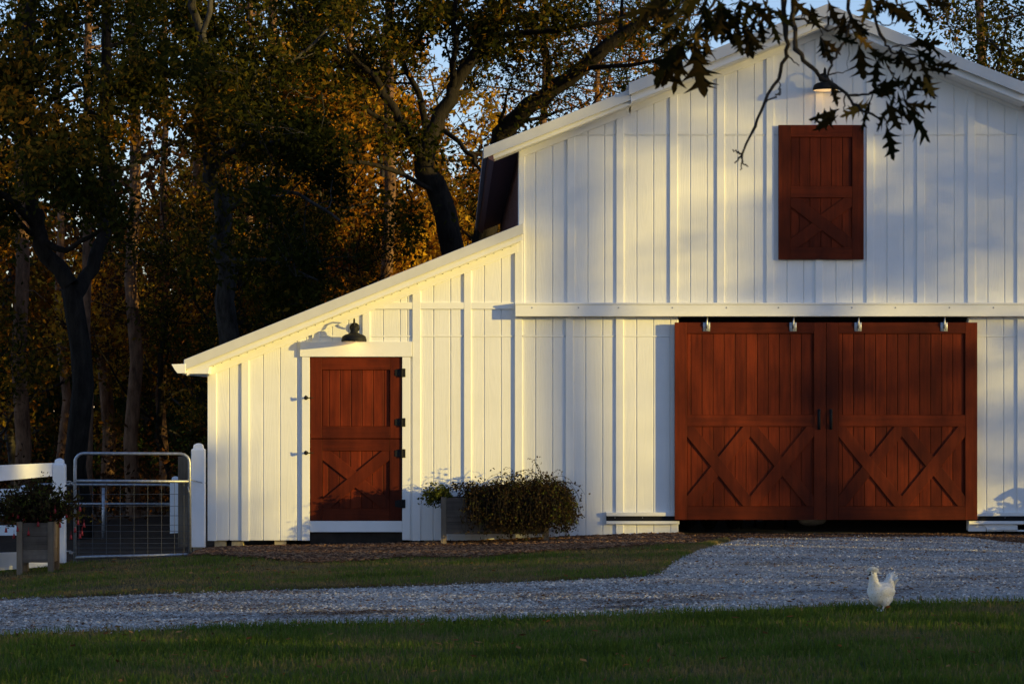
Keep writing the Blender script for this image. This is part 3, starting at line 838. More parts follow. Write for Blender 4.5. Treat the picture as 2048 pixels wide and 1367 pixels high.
def np_leaves(pos, size, rng, aspect=.5, upbias=.0, droop=None):
    """diamond leaves, two faces each, folded along the rib; returns (N,4,3)"""
    n = len(pos)
    d = rng.normal(size=(n, 3)); d[:, 2] += upbias
    if droop is not None: d = d * .6 + np.asarray(droop)
    d /= np.linalg.norm(d, axis=1, keepdims=True)
    s = np.cross(d, rng.normal(size=(n, 3))); s /= np.linalg.norm(s, axis=1, keepdims=True) + 1e-9
    nn = np.cross(d, s)
    L = (size * rng.uniform(.6, 1.3, size=n))[:, None]
    a = pos; c = pos + d * L
    mid = pos + d * L * .5
    l = mid + s * L * aspect * .5 + nn * L * .10
    r = mid - s * L * aspect * .5 + nn * L * .10
    return np.stack([a, l, c, r], axis=1)
def leaf_obj(name, pos, size, rng, mat, parent, hue, aspect=.5, droop=None, flat=None):
    q = np_leaves(np.asarray(pos), size, rng, aspect, droop=droop)
    if flat: q[:, :, 2] = q[:, :1, 2] + (q[:, :, 2] - q[:, :1, 2]) * flat
    n = len(q)
    base = (np.arange(n) * 4)[:, None]
    tri = np.concatenate([base + np.array([[0, 1, 2]]), base + np.array([[0, 2, 3]])], axis=1).reshape(-1, 3)
    return np_mesh(name, q.reshape(-1, 3), tri, mat, parent, np.repeat(hue, 4))

def strand(p, d, L, rng, n=6, grav=-.5, wig=.35):
    pts = [Vector(p)]; d = Vector(d).normalized()
    for i in range(n):
        d = (d + Vector((rng.gauss(0, wig), rng.gauss(0, wig), rng.gauss(0, wig) + grav * (.3 + i / n))) * .45).normalized()
        pts.append(pts[-1] + d * (L / n))
    return pts

def planter_box(x0, x1, yt, yb, yleg, Y, dep, label, front=None, group='raised wooden planters'):
    a, c = P(x0, yt, Y), P(x1, yb, Y)
    zl = P(x0, yleg, Y).z
    t = thing('raised_planter', ((a.x + c.x) / 2, Y + dep / 2, zl), label, 'planter', group)
    lw = .065
    for X in (a.x, c.x - lw):
        for YY in (Y, Y + dep - lw):
            MB().box(X, X + lw, YY, YY + lw, gz(X, YY) - .05, a.z).build('leg', M['grey_wood'], t)
    n = 3
    for i in range(n):
        z1 = a.z - .012 - (a.z - .012 - c.z) * i / n; z0 = a.z - .012 - (a.z - .012 - c.z) * (i + 1) / n + .004
        MB().box(a.x + lw + .001, c.x - lw - .001, Y + .015, Y + .037, z0, z1).build('side_board', M['grey_wood_h'], t)
        MB().box(a.x + lw + .001, c.x - lw - .001, Y + dep - .037, Y + dep - .015, z0, z1).build('side_board', M['grey_wood_h'], t)
        MB().box(a.x + .015, a.x + .037, Y + lw + .001, Y + dep - lw - .001, z0, z1).build('side_board', M['grey_wood'], t)
        MB().box(c.x - .037, c.x - .015, Y + lw + .001, Y + dep - lw - .001, z0, z1).build('side_board', M['grey_wood'], t)
    MB().box(a.x + .04, c.x - .04, Y + .04, Y + dep - .04, c.z + .02, a.z - .05).build('soil', M['dark'], t)
    return t, a, c

# planter with dry vines in front of the wall
pl, a, c = planter_box(882, 1098, 993, 1068, 1091, -.66, .46, 'weathered raised planter under the trailing dead vines', None)
rng = random.Random(5); nr = np.random.default_rng(5)
vp = thing('dry_vine_plant', ((a.x + c.x) / 2 + .1, -.45, a.z - .05), 'mass of dead brown vines spilling over the raised planter by the barn wall', 'plant')
b = MB(); anch = []
for i in range(1200):
    u = rng.random() ** .7
    x = a.x + .34 + u * (c.x - a.x - .34); y = -.66 + rng.uniform(-.02, .42)
    z = a.z - .03
    out = Vector((rng.gauss(.05 if u > .6 else 0, .4), -rng.uniform(.1, .8) if rng.random() < .75 else rng.uniform(0, .5), rng.uniform(.3, .8)))
    L = rng.uniform(.22, .48) * (.7 + .4 * u) + (.22 if u > .3 and rng.random() < .5 else 0)
    pts = strand((x, y, z), out, L, rng, 7, -1.5, .38)
    for p in pts:
        g = gz(p.x, p.y) + .01
        if p.z < g: p.z = g
    b.tube(pts, [.004, .004, .0035, .003, .003, .0025, .002, .0015], 4, False)
    anch += [tuple(p) for p in pts[1:]]
for i in range(520):                                    # curtains hanging over the front and the right end
    if i < 380: x, y, dr = a.x + .36 + rng.random() ** .8 * (c.x - a.x - .34), -.67 + rng.uniform(0, .04), (rng.gauss(0, .25), -.7, .5)
    else: x, y, dr = c.x - rng.uniform(0, .05), -.66 + rng.uniform(0, .42), (.45, rng.gauss(-.2, .3), .4)
    pts = strand((x, y, a.z + rng.uniform(-.04, .05)), dr, rng.uniform(.38, .66), rng, 7, -2.2, .25)
    for p in pts: p.z = max(p.z, gz(p.x, p.y) + .03)
    b.tube(pts, [.004, .004, .0035, .003, .003, .0025, .002, .0015], 4, False); anch += [tuple(p) for p in pts[1:]]
for i in range(90):                                     # thin wisps standing above
    x = a.x + .1 + rng.random() * (c.x - a.x - .12); pts = strand((x, -.45 + rng.uniform(-.18, .18), a.z + .05), (rng.gauss(0, .4), rng.gauss(0, .3), 1), rng.uniform(.07, .15), rng, 5, -.25, .5)
    b.tube(pts, [.0025, .002, .002, .0015, .0015, .001], 3, False); anch += [tuple(p) for p in pts[3:]]
b.build('stems', M['bark_dark'], vp, False, False)
anch = np.array(anch)
pos = anch[nr.integers(0, len(anch), 26000)] + nr.normal(size=(26000, 3)) * .028
hue = np.clip(nr.beta(1.6, 2.6, 26000) + (pos[:, 0] > c.x + .02) * .25 * nr.random(26000), 0, 1)
tag(leaf_obj('dead_leaves', pos, .038, nr, M['vine'], vp, hue, .55), kind='stuff')
gl = thing('trailing_plant', (a.x - .02, -.45, a.z - .04), 'small green trailing plant hanging from the left end of the raised planter', 'plant')
b = MB(); anch = []
for i in range(70):
    pts = strand((a.x + rng.uniform(-.01, .12), -.64 + rng.uniform(0, .4), a.z - .02), (-rng.uniform(.2, 1), rng.gauss(0, .3), rng.uniform(.4, 1)), rng.uniform(.14, .34), rng, 6, -1.1, .3)
    b.tube(pts, [.003, .003, .0025, .002, .002, .0015, .001], 4, False); anch += [tuple(p) for p in pts[1:]]
b.build('stems', M['bark_dark'], gl, False, False)
anch = np.array(anch); pos = anch[nr.integers(0, len(anch), 1800)] + nr.normal(size=(1800, 3)) * .018
tag(leaf_obj('leaves', pos, .036, nr, M['vine'], gl, .7 + .3 * nr.random(1800), .6), kind='stuff')

# flowering planter at the left edge
pl2, a, c = planter_box(33, 107, 1043, 1125, 1150, -2.3, .42, 'weathered raised planter under the red-flowered bush by the fence')
fb = thing('flowering_bush', ((a.x + c.x) / 2, -2.1, a.z - .05), 'dark green bush with drooping red flowers in the planter by the fence', 'plant')
b = MB(); anch = []; tips = []
for i in range(170):
    x = rng.uniform(a.x + .0, c.x - .05); ang = rng.uniform(0, 6.28)
    sp = rng.uniform(.1, 1.3)
    pts = strand((x, -2.1 + rng.uniform(-.15, .15), a.z - .05), (math.cos(ang) * sp, math.sin(ang) * sp * .7, 1), rng.uniform(.28, .58), rng, 6, -.5, .25)
    b.tube(pts, [.005, .005, .004, .004, .003, .003, .002], 4, False); anch += [tuple(p) for p in pts[2:]]; tips.append(pts[-1])
b.build('stems', M['bark_dark'], fb, False, False)
anch = np.array(anch); pos = anch[nr.integers(0, len(anch), 4600)] + nr.normal(size=(4600, 3)) * .03
tag(leaf_obj('leaves', pos, .062, nr, M['vine'], fb, np.clip(nr.normal(.52, .22, 4600), 0, 1), .42), kind='stuff')
for (px, py) in ((160, 1018), (164, 1066), (160, 1072), (35, 1058), (28, 1072), (48, 1068), (57, 1066), (36, 1032), (26, 1028), (101, 1036), (38, 1012), (85, 1014), (19, 1032), (62, 1055), (150, 1060), (168, 1050), (156, 1045), (142, 1074), (120, 1050), (76, 1048), (12, 1060), (90, 1060), (48, 1040), (110, 1022), (133, 1030)):
    p = P(px, py, -2.3 + rng.uniform(-.06, .12))
    MB().tube([(p.x, p.y, p.z + .07), (p.x, p.y, p.z + .03)], .002, 4).lathe([(.004, .032), (.011, .018), (.012, .0), (.017, -.022), (.0, -.012)], p, 8).build('flower', M['flower'], fb, True)

# yard hydrant and low bush just right of the picture: they cast the shadows on the wall there
hy = thing('yard_hydrant', (7.15, -.42, gz(7.15, -.4)), 'iron yard hydrant with lever handle standing right of the sliding doors', 'hydrant')
MB().tube([(7.15, -.42, -.02), (7.15, -.42, .58)], .028, 10).build('standpipe', M['black_metal'], hy, True)
MB().tube([(7.15, -.42, .56), (7.10, -.42, .63), (7.04, -.42, .66), (6.97, -.44, .62), (6.92, -.45, .57)], [.04, .045, .04, .03, .028], 10).build('spout', M['black_metal'], hy, True)
MB().tube([(7.12, -.42, .66), (7.20, -.41, .72), (7.30, -.40, .71), (7.32, -.40, .62), (7.28, -.41, .56), (7.20, -.42, .56)], [.022, .028, .03, .03, .024, .02], 8).build('lever_handle', M['black_metal'], hy, True)
lb = thing('low_shrub', (7.7, -.6, 0), 'low rounded shrub growing right of the yard hydrant', 'shrub')
pos = []
for i in range(5000):
    v = nr.normal(size=3); v /= np.linalg.norm(v); v *= nr.random() ** .35
    pos.append((7.75 + v[0] * .75, -.55 + v[1] * .35, .28 + v[2] * .33))
tag(leaf_obj('foliage', np.array(pos), .06, nr, M['vine'], lb, nr.random(5000), .5), kind='stuff')
b = MB()
for i in range(14): b.tube(strand((7.75 + rng.uniform(-.3, .3), -.55, -.02), (rng.gauss(0, .5), rng.gauss(0, .2), 1), .6, rng, 5, 0, .3), .006, 4)
b.build('stems', M['bark_dark'], lb)

# ------------------------------------------------------------------ hen
def hen(px, py):
    X, Y = ghit(px, py); Z = gz(X, Y) + .015
    t = thing('hen', (X, Y, Z), 'fluffy white crested hen standing on the lawn edge by the gravel', 'hen')
    ang = math.atan2(-.66, -.75)
    R = Matrix.Rotation(ang, 3, 'Z')
    def w(p): return R @ Vector(p) + Vector((X, Y, Z))
    parts = [((0.0, 0, .150), (.100, .076, .072)), ((.055, 0, .150), (.068, .066, .072)), ((.078, 0, .195), (.046, .045, .05)), ((.090, 0, .235), (.036, .036, .045)), ((.098, 0, .270), (.035, .033, .035)),
             ((.104, 0, .297), (.033, .032, .030)), ((-.060, 0, .150), (.075, .066, .062)), ((-.095, 0, .185), (.045, .045, .06)), ((-.120, 0, .215), (.034, .036, .05)), ((-.132, 0, .240), (.020, .026, .034)),
             ((.0, .040, .092), (.050, .042, .056)), ((.0, -.040, .092), (.050, .042, .056)), ((-.06, 0, .100), (.056, .056, .05)), ((.03, 0, .125), (.08, .074, .07)), ((.01, .06, .155), (.075, .028, .045)), ((.01, -.06, .155), (.075, .028, .045))]
    b = MB()
    for cc, rr in parts: b.ball(cc, rr, 16, 10)
    o = b.build('raw', M['plume'], None)
    md = o.modifiers.new('r', 'REMESH'); md.mode = 'VOXEL'; md.voxel_size = .008
    ms = o.modifiers.new('s', 'SMOOTH'); ms.iterations = 6; ms.factor = .5
    dg = bpy.context.evaluated_depsgraph_get(); dg.update()
    me = bpy.data.meshes.new_from_object(o.evaluated_get(dg))
    bpy.data.objects.remove(o)
    me.name = 'body'
    co = np.empty(len(me.vertices) * 3); me.vertices.foreach_get('co', co); co = co.reshape(-1, 3)
    no = np.empty(len(me.vertices) * 3); me.vertices.foreach_get('normal', no); no = no.reshape(-1, 3)
    Rn = np.array(R)
    def Wn(v): return v @ Rn.T + np.array([X, Y, Z])
    me.vertices.foreach_set('co', Wn(co).ravel().astype(np.float32)); me.update()
    me.materials.clear(); me.materials.append(M['plume'])
    me.polygons.foreach_set('use_smooth', [True] * len(me.polygons))
    link(bpy.data.objects.new('body', me), t)
    r = np.random.default_rng(3)
    # plumage: narrow feathers lying back along the body
    N = 5200
    i = r.integers(0, len(co), N)
    p = co[i] + no[i] * .001; n = no[i]
    flow = np.tile(np.array([-.9, 0, -.35]), (N, 1))
    up = p[:, 2] > .22
    neck = up & (p[:, 0] > 0); flow[neck] = (-.25, 0, -1)
    tail = (p[:, 0] < -.07) & (p[:, 2] > .16); flow[tail] = (-.45, 0, 1)
    low = p[:, 2] < .115; flow[low] = (-.3, 0, -1)
    flow = flow + r.normal(size=(N, 3)) * .25
    d = flow - n * np.sum(flow * n, axis=1, keepdims=True); d /= np.linalg.norm(d, axis=1, keepdims=True) + 1e-9
    d = d + n * r.uniform(.05, .28, size=(N, 1)); d /= np.linalg.norm(d, axis=1, keepdims=True)
    s = np.cross(d, n); s /= np.linalg.norm(s, axis=1, keepdims=True) + 1e-9
    L = r.uniform(.010, .021, size=(N, 1)); L[tail] *= 1.5; L[neck] *= .75
    W_ = L * .18
    q = np.stack([p, p + d * L * .5 + s * W_, p + d * L, p + d * L * .5 - s * W_], axis=1)
    np_mesh('plumage', Wn(q.reshape(-1, 3)), 4, M['feather'], t, np.repeat(np.clip(r.normal(.55, .25, N), 0, 1), 4))['kind'] = 'stuff'
    # crest
    N = 900
    v = r.normal(size=(N, 3)); v[:, 2] = np.abs(v[:, 2]); v /= np.linalg.norm(v, axis=1, keepdims=True)
    p = np.array([.100, 0, .308]) + v * np.array([.026, .028, .018])
    d = v * 1.0 + np.array([-.2, 0, .1]) + r.normal(size=(N, 3)) * .3; d /= np.linalg.norm(d, axis=1, keepdims=True)
    s = np.cross(d, r.normal(size=(N, 3))); s /= np.linalg.norm(s, axis=1, keepdims=True)
    L = r.uniform(.012, .024, size=(N, 1))
    q = np.stack([p, p + d * L * .5 + s * L * .2, p + d * L, p + d * L * .5 - s * L * .2], axis=1)
    np_mesh('crest', Wn(q.reshape(-1, 3)), 4, M['feather'], t, np.repeat(.3 + .7 * r.random(N), 4))
    # tail plumes
    N = 260; q = []
    for k in range(N):
        a0 = r.normal() * .55; b0 = r.uniform(.0, .9)
        base = np.array([-.10 - .03 * r.random(), .02 * r.normal(), .19 + .05 * r.random()])
        d = np.array([-.35 - .6 * b0 * abs(r.normal()), math.sin(a0) * .5, .9]); d /= np.linalg.norm(d)
        s = np.cross(d, np.array([math.cos(a0), math.sin(a0), .2])); s /= np.linalg.norm(s)
        L = r.uniform(.04, .07)
        q.append([base, base + d * L * .55 + s * .008, base + d * L + np.array([-.012, 0, -.004]), base + d * L * .55 - s * .008])
    np_mesh('tail', Wn(np.array(q).reshape(-1, 3)), 4, M['feather'], t, np.repeat(r.random(N), 4))
    MB().tube([w((.118, 0, .292)), w((.140, 0, .287)), w((.153, 0, .277))], [.013, .008, .001], 8).build('beak', M['black_metal'], t, True)
    MB().ball(w((.129, 0, .303)), (.010, .010, .010), 10, 6).build('comb', M['rubber'], t, True)
    for s_ in (-1, 1):
        MB().ball(w((.122, s_ * .020, .298)), .0055, 8, 6).build('eye', M['rubber'], t, True)
        fx = .035 if s_ > 0 else -.03
        leg = MB().tube([w((.0, s_ * .040, .085)), w((fx * .6 - .012, s_ * .04, .045)), w((fx, s_ * .04, .006))], [.010, .007, .0065], 8)
        for ta in (-.5, 0, .5): leg.tube([w((fx, s_ * .04, .007)), w((fx + .038 * math.cos(ta), s_ * .04 + .038 * math.sin(ta), .003))], [.006, .003], 6)
        leg.tube([w((fx, s_ * .04, .007)), w((fx - .02, s_ * .04, .003))], [.005, .003], 6)
        leg.build('leg', M['sack'], t, True)
    return t
hen(1762, 1224)

# ------------------------------------------------------------------ trees
def poly_at(pts, t):
    k = t * (len(pts) - 1); i = min(int(k), len(pts) - 2); f = k - i
    return pts[i].lerp(pts[i + 1], f), (pts[i + 1] - pts[i]).normalized()
def branch(p, d, L, rng, n=5, up=.12, wig=.22):
    pts = [Vector(p)]; d = d.normalized()
    for i in range(n):
        d = (d + Vector((rng.gauss(0, wig), rng.gauss(0, wig), rng.gauss(0, wig * .7) + up))).normalized()
        pts.append(pts[-1] + d * (L / n))
    return pts
def side_dir(tan, rng, out=.8):
    r = Vector((rng.gauss(0, 1), rng.gauss(0, 1), rng.gauss(0, .5)))
    r = r - tan * r.dot(tan)
    r = r.normalized() if r.length > 1e-6 else tan.orthogonal()
    return (tan * (1 - out) + r * out).normalized()
def grow(limbs, rng, per_m=1.3, L1=(1.0, 2.2), n2=4, L2=(.5, 1.1), t0=.25, seg=5):
    """limbs: [(pts, r0, r1)] -> tubes for the wood, anchors for the leaves"""
    tubes, anch = [], []
    for pts, r0, r1 in limbs:
        L = sum((pts[i + 1] - pts[i]).length for i in range(len(pts) - 1))
        tubes.append((pts, r0, r1, 8 if r0 > .06 else 6))
        for k in range(max(2, int(L * per_m))):
            t = rng.uniform(t0, 1.0)
            p, tan = poly_at(pts, t)
            rr = max(.008, (r0 + (r1 - r0) * t) * .45)
            b1 = branch(p, side_dir(tan, rng, .75), rng.uniform(*L1) * (1.15 - .4 * t), rng, 5)
            tubes.append((b1, min(rr, .05), .008, 5))
            for j in range(n2):
                p2, tan2 = poly_at(b1, rng.uniform(.25, 1))
                b2 = branch(p2, side_dir(tan2, rng, .65), rng.uniform(*L2), rng, 4, .02, .3)
                tubes.append((b2, .010, .004, 3))
                anch += b2[1:]
            anch += b1[3:]
    return tubes, anch
def wood_mesh(name, tubes, mat, parent):
    b = MB()
    for pts, r0, r1, n in tubes:
        m = len(pts) - 1
        b.tube(pts, [r0 + (r1 - r0) * i / m for i in range(m + 1)], n, False)
    return b.build(name, mat, parent, True, False)
def crown_mesh(name, anch, nl, size, sig, seed, mat, parent, hmean=None, hs=.25, aspect=.5):
    r = np.random.default_rng(seed)
    A = np.array([tuple(a) for a in anch])
    clump = r.random(len(A)); wgt = clump ** 2.2
    i = r.choice(len(A), nl, p=wgt / wgt.sum())
    pos = A[i] + r.normal(size=(nl, 3)) * sig
    # hue drifts smoothly through the crown, branch by branch
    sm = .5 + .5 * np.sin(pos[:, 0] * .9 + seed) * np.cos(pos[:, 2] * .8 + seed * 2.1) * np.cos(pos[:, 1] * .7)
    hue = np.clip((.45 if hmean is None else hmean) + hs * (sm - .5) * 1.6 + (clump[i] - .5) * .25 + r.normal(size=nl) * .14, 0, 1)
    return leaf_obj(name, pos, size, r, mat, parent, hue, aspect)

def local_tree(name, tubes, anch, wood, leaf, nl, size, sig, seed, hm, hs, label, group, aspect=.5):
    """a tree built round the origin so that it can be copied"""
    t = thing(name, (0, 0, 0), label, 'tree', group)
    w = wood_mesh('trunk', tubes, wood, t)
    crown_mesh('crown', anch, nl, size, sig, seed, leaf, t, hm, hs, aspect)
    return t
used = set()
def put(proto, X, Y, rot, sc, label=None, group=None):
    if proto.name not in used:
        used.add(proto.name); r = proto
    else:
        r = proto.copy(); COL.objects.link(r)
        for chd in [o for o in proto.children]:
            c2 = chd.copy(); COL.objects.link(c2); c2.parent = r
    r.location = (X, Y, gz(X, Y) - .08); r.rotation_euler = (0, 0, rot); r.scale = (sc, sc, sc)
    if label: r['label'] = label
    if group: r['group'] = group
    return r

def spine(h, rng, wob_=.10, n=9, lean=(0, 0)):
    pts = []
    for i in range(n + 1):
        f = i / n
        pts.append(Vector((lean[0] * f + (rng.gauss(0, wob_) if i else 0), lean[1] * f + (rng.gauss(0, wob_) if i else 0), h * f)))
    return pts
def decid(seed, h, lo, spread, nlimb, r0):
    rng = random.Random(seed)
    sp = spine(h * .9, rng, .12)
    limbs = [(sp, r0, .02)]
    for k in range(nlimb):
        f = lo + (.95 - lo) * (k + rng.random()) / nlimb
        p, tan = poly_at(sp, f)
        a = k * 2.4 + rng.random()
        d = Vector((math.cos(a), math.sin(a), rng.uniform(.25, .8)))
        limbs.append((branch(p, d, spread * (1.15 - .65 * f) * rng.uniform(.8, 1.2), rng, 6, .06, .18), r0 * .42 * (1.1 - f * .7), .012))
    tubes, anch = grow(limbs[1:], rng, 1.5)
    return [(sp, r0, .02, 9)] + tubes, anch
def pine(seed, h, r0, lo=.55):
    rng = random.Random(seed)
    sp = spine(h, rng, .05, 12)
    tubes, anch = [(sp, r0, r0 * .3, 10)], []
    for k in range(34):
        f = lo + (1 - lo) * k / 34
        p, tan = poly_at(sp, min(f, .99)); a = k * 2.4
        b1 = branch(p, Vector((math.cos(a), math.sin(a), rng.uniform(-.05, .35))), (1 - f) * 4.2 + .8, rng, 5, .05, .12)
        tubes.append((b1, .035, .01, 4)); anch += b1[2:]
        for j in range(3):
            p2, t2 = poly_at(b1, rng.uniform(.4, 1)); b2 = branch(p2, side_dir(t2, rng, .6), .7, rng, 3); tubes.append((b2, .01, .005, 3)); anch += b2[1:]
    for k in range(9):                                         # dead stubs on the bare trunk
        p, tan = poly_at(sp, rng.uniform(.12, lo)); a = rng.uniform(0, 6.28)
        tubes.append((branch(p, Vector((math.cos(a), math.sin(a), rng.uniform(-.3, .2))), rng.uniform(.3, 1.1), rng, 4, -.03, .2), .014, .004, 4))
    return tubes, anch

# hero trees: forked trunks that the photo shows one by one, each at its own depth
def hero(name, label, X, Y, limbs_px, wood, leaf, nl, size, seed, hm, hs, per_m=1.2, sig=.16, L1=(1.0, 2.2)):
    rng = random.Random(seed)
    t = thing(name, (X, Y, gz(X, Y)), label, 'tree', None)
    limbs = []
    for pts, r0, r1, leafy_ in limbs_px:
        limbs.append(([P(a, b, y) if len((a, b, y)) == 3 else None for a, b, y in pts], r0, r1, leafy_))
    tubes, anch = [], []
    for pts, r0, r1, lf in limbs:
        # soften the polyline
        fine = [pts[0]]
        for i in range(len(pts) - 1):
            for k in (1, 2, 3):
                f = k / 3; p0 = pts[max(i - 1, 0)]; p1 = pts[i]; p2 = pts[i + 1]; p3 = pts[min(i + 2, len(pts) - 1)]
                q = .5 * ((2 * p1) + (p2 - p0) * f + (2 * p0 - 5 * p1 + 4 * p2 - p3) * f * f + (-p0 + 3 * p1 - 3 * p2 + p3) * f ** 3)
                fine.append(q + Vector((rng.gauss(0, 1), rng.gauss(0, 1), rng.gauss(0, .5))) * min(.05, .25 * r0 + .012) * (0 if i == 0 and k < 2 else 1))
        if lf:
            tb, an = grow([(fine, r0, r1)], rng, per_m * lf, L1, 4, (.5, 1.1), .15)
            tubes += [(fine, r0, r1, 10)] + tb[1:]; anch += an
        else: tubes.append((fine, r0, r1, 10))
    wood_mesh('trunk', tubes, wood, t)
    if nl: crown_mesh('crown', anch, nl, size, sig, seed, leaf, t, hm, hs)
    return t
# big forked oak behind the lean-to roof
Y = 14.5
X3, Y3 = P(930, 900, Y).x, Y
hero('forked_oak', 'dark oak forking low into spreading limbs behind the lean-to roof', X3, Y3, [
    ([(945, 1105, Y), (935, 800, Y), (912, 520, Y), (880, 400, Y), (848, 322, Y)], .27, .19, 0),
    ([(848, 322, Y), (875, 250, Y + .2), (905, 175, Y + .3), (955, 95, Y + .4), (1010, 0, Y + .3), (1040, -120, Y)], .17, .05, 1.1),
    ([(852, 330, Y), (812, 262, Y - .3), (770, 190, Y - .5), (728, 130, Y - .6), (640, 60, Y - .8), (560, -10, Y - 1)], .11, .02, 1.2),
    ([(845, 322, Y), (850, 230, Y + .8), (790, 90, Y + 1.2), (770, -60, Y + 1.4)], .08, .03, 1.2),
    ([(905, 175, Y + .3), (912, 90, Y - .4), (905, -40, Y - .8)], .07, .03, 1.2),
    ([(995, 72, Y + .3), (1080, 62, Y), (1160, 55, Y - .3), (1290, 20, Y - .5), (1400, -40, Y - .6)], .06, .025, 1.3),
    ([(810, 262, Y - .3), (720, 215, Y - .9), (620, 190, Y - 1.3), (520, 150, Y - 1.6)], .05, .015, 1.6),
    ([(890, 262, Y + .2), (935, 300, Y - .3), (960, 340, Y - .5), (985, 380, Y - .8)], .05, .02, .8),
    ([(880, 390, Y), (760, 330, Y - 1.2), (660, 330, Y - 1.8), (580, 380, Y - 2.2)], .05, .015, 1.8),
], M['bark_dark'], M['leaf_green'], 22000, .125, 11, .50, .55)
Y = 17.0
hero('leaning_oak', 'long bare limb of an oak leaning right above the barn roof', P(960, 700, Y).x, Y, [
    ([(960, 1100, Y), (965, 600, Y), (975, 400, Y), (990, 290, Y), (1035, 232, Y - .2), (1110, 175, Y - .5), (1190, 105, Y - .8), (1270, 45, Y - 1), (1360, -30, Y - 1.2)], .26, .10, .5),
    ([(1150, 140, Y - .6), (1230, 130, Y - 1.1), (1310, 120, Y - 1.5), (1420, 60, Y - 1.9)], .05, .02, 1.2),
    ([(1100, 180, Y - .5), (1090, 80, Y), (1110, -40, Y + .4)], .06, .02, 1.2),
    ([(1240, 65, Y - .9), (1250, -40, Y - .5)], .05, .02, 1.0),
], M['bark_dark'], M['leaf_mixed'], 7000, .105, 12, .35, .5)
# grey double-stemmed tree left of the middle
Y = 10.5
hero('grey_forked_tree', 'grey-barked tree with twin stems standing left of the middle', P(470, 800, Y).x, Y, [
    ([(478, 1110, Y), (468, 850, Y), (455, 600, Y), (438, 440, Y), (420, 330, Y)], .21, .13, 0),
    ([(420, 330, Y), (408, 255, Y), (404, 150, Y), (398, 60, Y), (385, -80, Y)], .115, .06, .8),
    ([(424, 345, Y), (433, 250, Y - .2), (424, 150, Y - .3), (412, 70, Y - .3), (420, -60, Y - .3)], .075, .04, .8),
    ([(418, 335, Y), (395, 300, Y - .4), (345, 285, Y - .9), (270, 330, Y - 1.3), (210, 340, Y - 1.6)], .05, .02, 1.4),
    ([(428, 330, Y), (480, 295, Y - .5), (540, 285, Y - 1), (620, 275, Y - 1.4)], .06, .02, 1.8),
    ([(440, 440, Y), (510, 380, Y - .8), (600, 390, Y - 1.4), (680, 440, Y - 1.8)], .05, .02, 2.0),
    ([(432, 250, Y), (500, 190, Y + .6), (590, 120, Y + 1), (660, 60, Y + 1.2)], .05, .02, 1.6),
    ([(404, 150, Y), (340, 90, Y + .6), (270, 60, Y + 1)], .04, .015, 1.2),
    ([(445, 520, Y), (540, 520, Y - 1), (640, 560, Y - 1.6)], .04, .015, 1.6),
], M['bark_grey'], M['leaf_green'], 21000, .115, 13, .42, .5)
# dark leaning tree at the left
Y = 7.5
hero('leaning_forked_tree', 'dark tree forking at the left edge of the wood', P(150, 800, Y).x, Y, [
    ([(165, 1090, Y), (160, 850, Y), (155, 640, Y), (140, 570, Y)], .18, .15, 0),
    ([(140, 570, Y), (100, 510, Y), (70, 450, Y), (62, 380, Y), (55, 200, Y), (52, 60, Y), (60, -80, Y)], .14, .07, .7),
    ([(150, 590, Y), (185, 540, Y + .3), (205, 470, Y + .5), (215, 350, Y + .7), (205, 200, Y + .8), (215, -60, Y + 1)], .12, .07, .6),
    ([(70, 450, Y), (20, 400, Y - .3), (-60, 370, Y - .6)], .08, .03, 1.0),
    ([(85, 480, Y), (130, 500, Y - .4), (180, 470, Y - .9), (240, 440, Y - 1.3)], .06, .02, 1.2),
    ([(58, 260, Y), (110, 200, Y - .5), (170, 170, Y - .8), (260, 190, Y - 1)], .045, .015, 1.6),
    ([(56, 300, Y), (0, 250, Y - .5), (-60, 200, Y - .9)], .045, .015, 1.4),
    ([(56, 120, Y), (120, 60, Y), (200, 40, Y + .2)], .045, .015, 1.2),
    ([(62, 380, Y), (120, 380, Y - .8), (190, 400, Y - 1.2)], .04, .015, 1.6),
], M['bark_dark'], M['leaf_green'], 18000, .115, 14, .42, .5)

# pines whose bare trunks catch the low sun
pv = [local_tree('pine_tree', *pine(21, 19, .155), M['bark_pine'], M['needle'], 5000, .26, .14, 21, .5, .3, '', 'pines in the wood', .12),
      local_tree('pine_tree', *pine(22, 17, .135, .6), M['bark_pine'], M['needle'], 5000, .26, .14, 22, .5, .3, '', 'pines in the wood', .12)]
PL = [(42, 17, 1.05, 'straight pine trunk nearest the left edge of the picture'), (172, 14, .85, 'slim pine trunk just right of the dark forked tree'), (268, 18.5, 1.0, 'sunlit pine trunk left of the grey twin-stemmed tree'),
      (330, 25, .9, 'pine trunk deep in the wood behind the gate'), (212, 27, 1.15, 'tall pine trunk against the gap of sky at top left'), (120, 31, 1.0, 'pine trunk far back in the wood at the left'),
      (395, 29, 1.0, 'pine trunk behind the grey twin-stemmed tree'), (500, 20, .8, 'shaded pine trunk rising behind the lean-to eave'), (546, 23, 1.0, 'pine trunk above the middle of the lean-to roof'),
      (620, 31, 1.0, 'far pine trunk left of the sunlit orange leaves'), (700, 27, .9, 'pine trunk deep in the orange leaves left of the forked oak'), (776, 19, 1.1, 'reddish sunlit pine trunk left of the forked oak'),
      (1090, 36, 1.0, 'far pine trunk right of the forked oak against the sky'), (1200, 33, .9, 'far pine trunk above the step in the barn roof'), (1960, 25, 1.0, 'pine trunk above the right roof slope at the picture corner'),
      (1330, 38, 1.0, 'far pine trunk behind the hanging oak leaves')]
for i, (px, Y, sc, lab) in enumerate(PL):
    p = P(px, 800, Y)
    put(pv[i % 2], p.x, Y, i * 1.3, sc, lab)

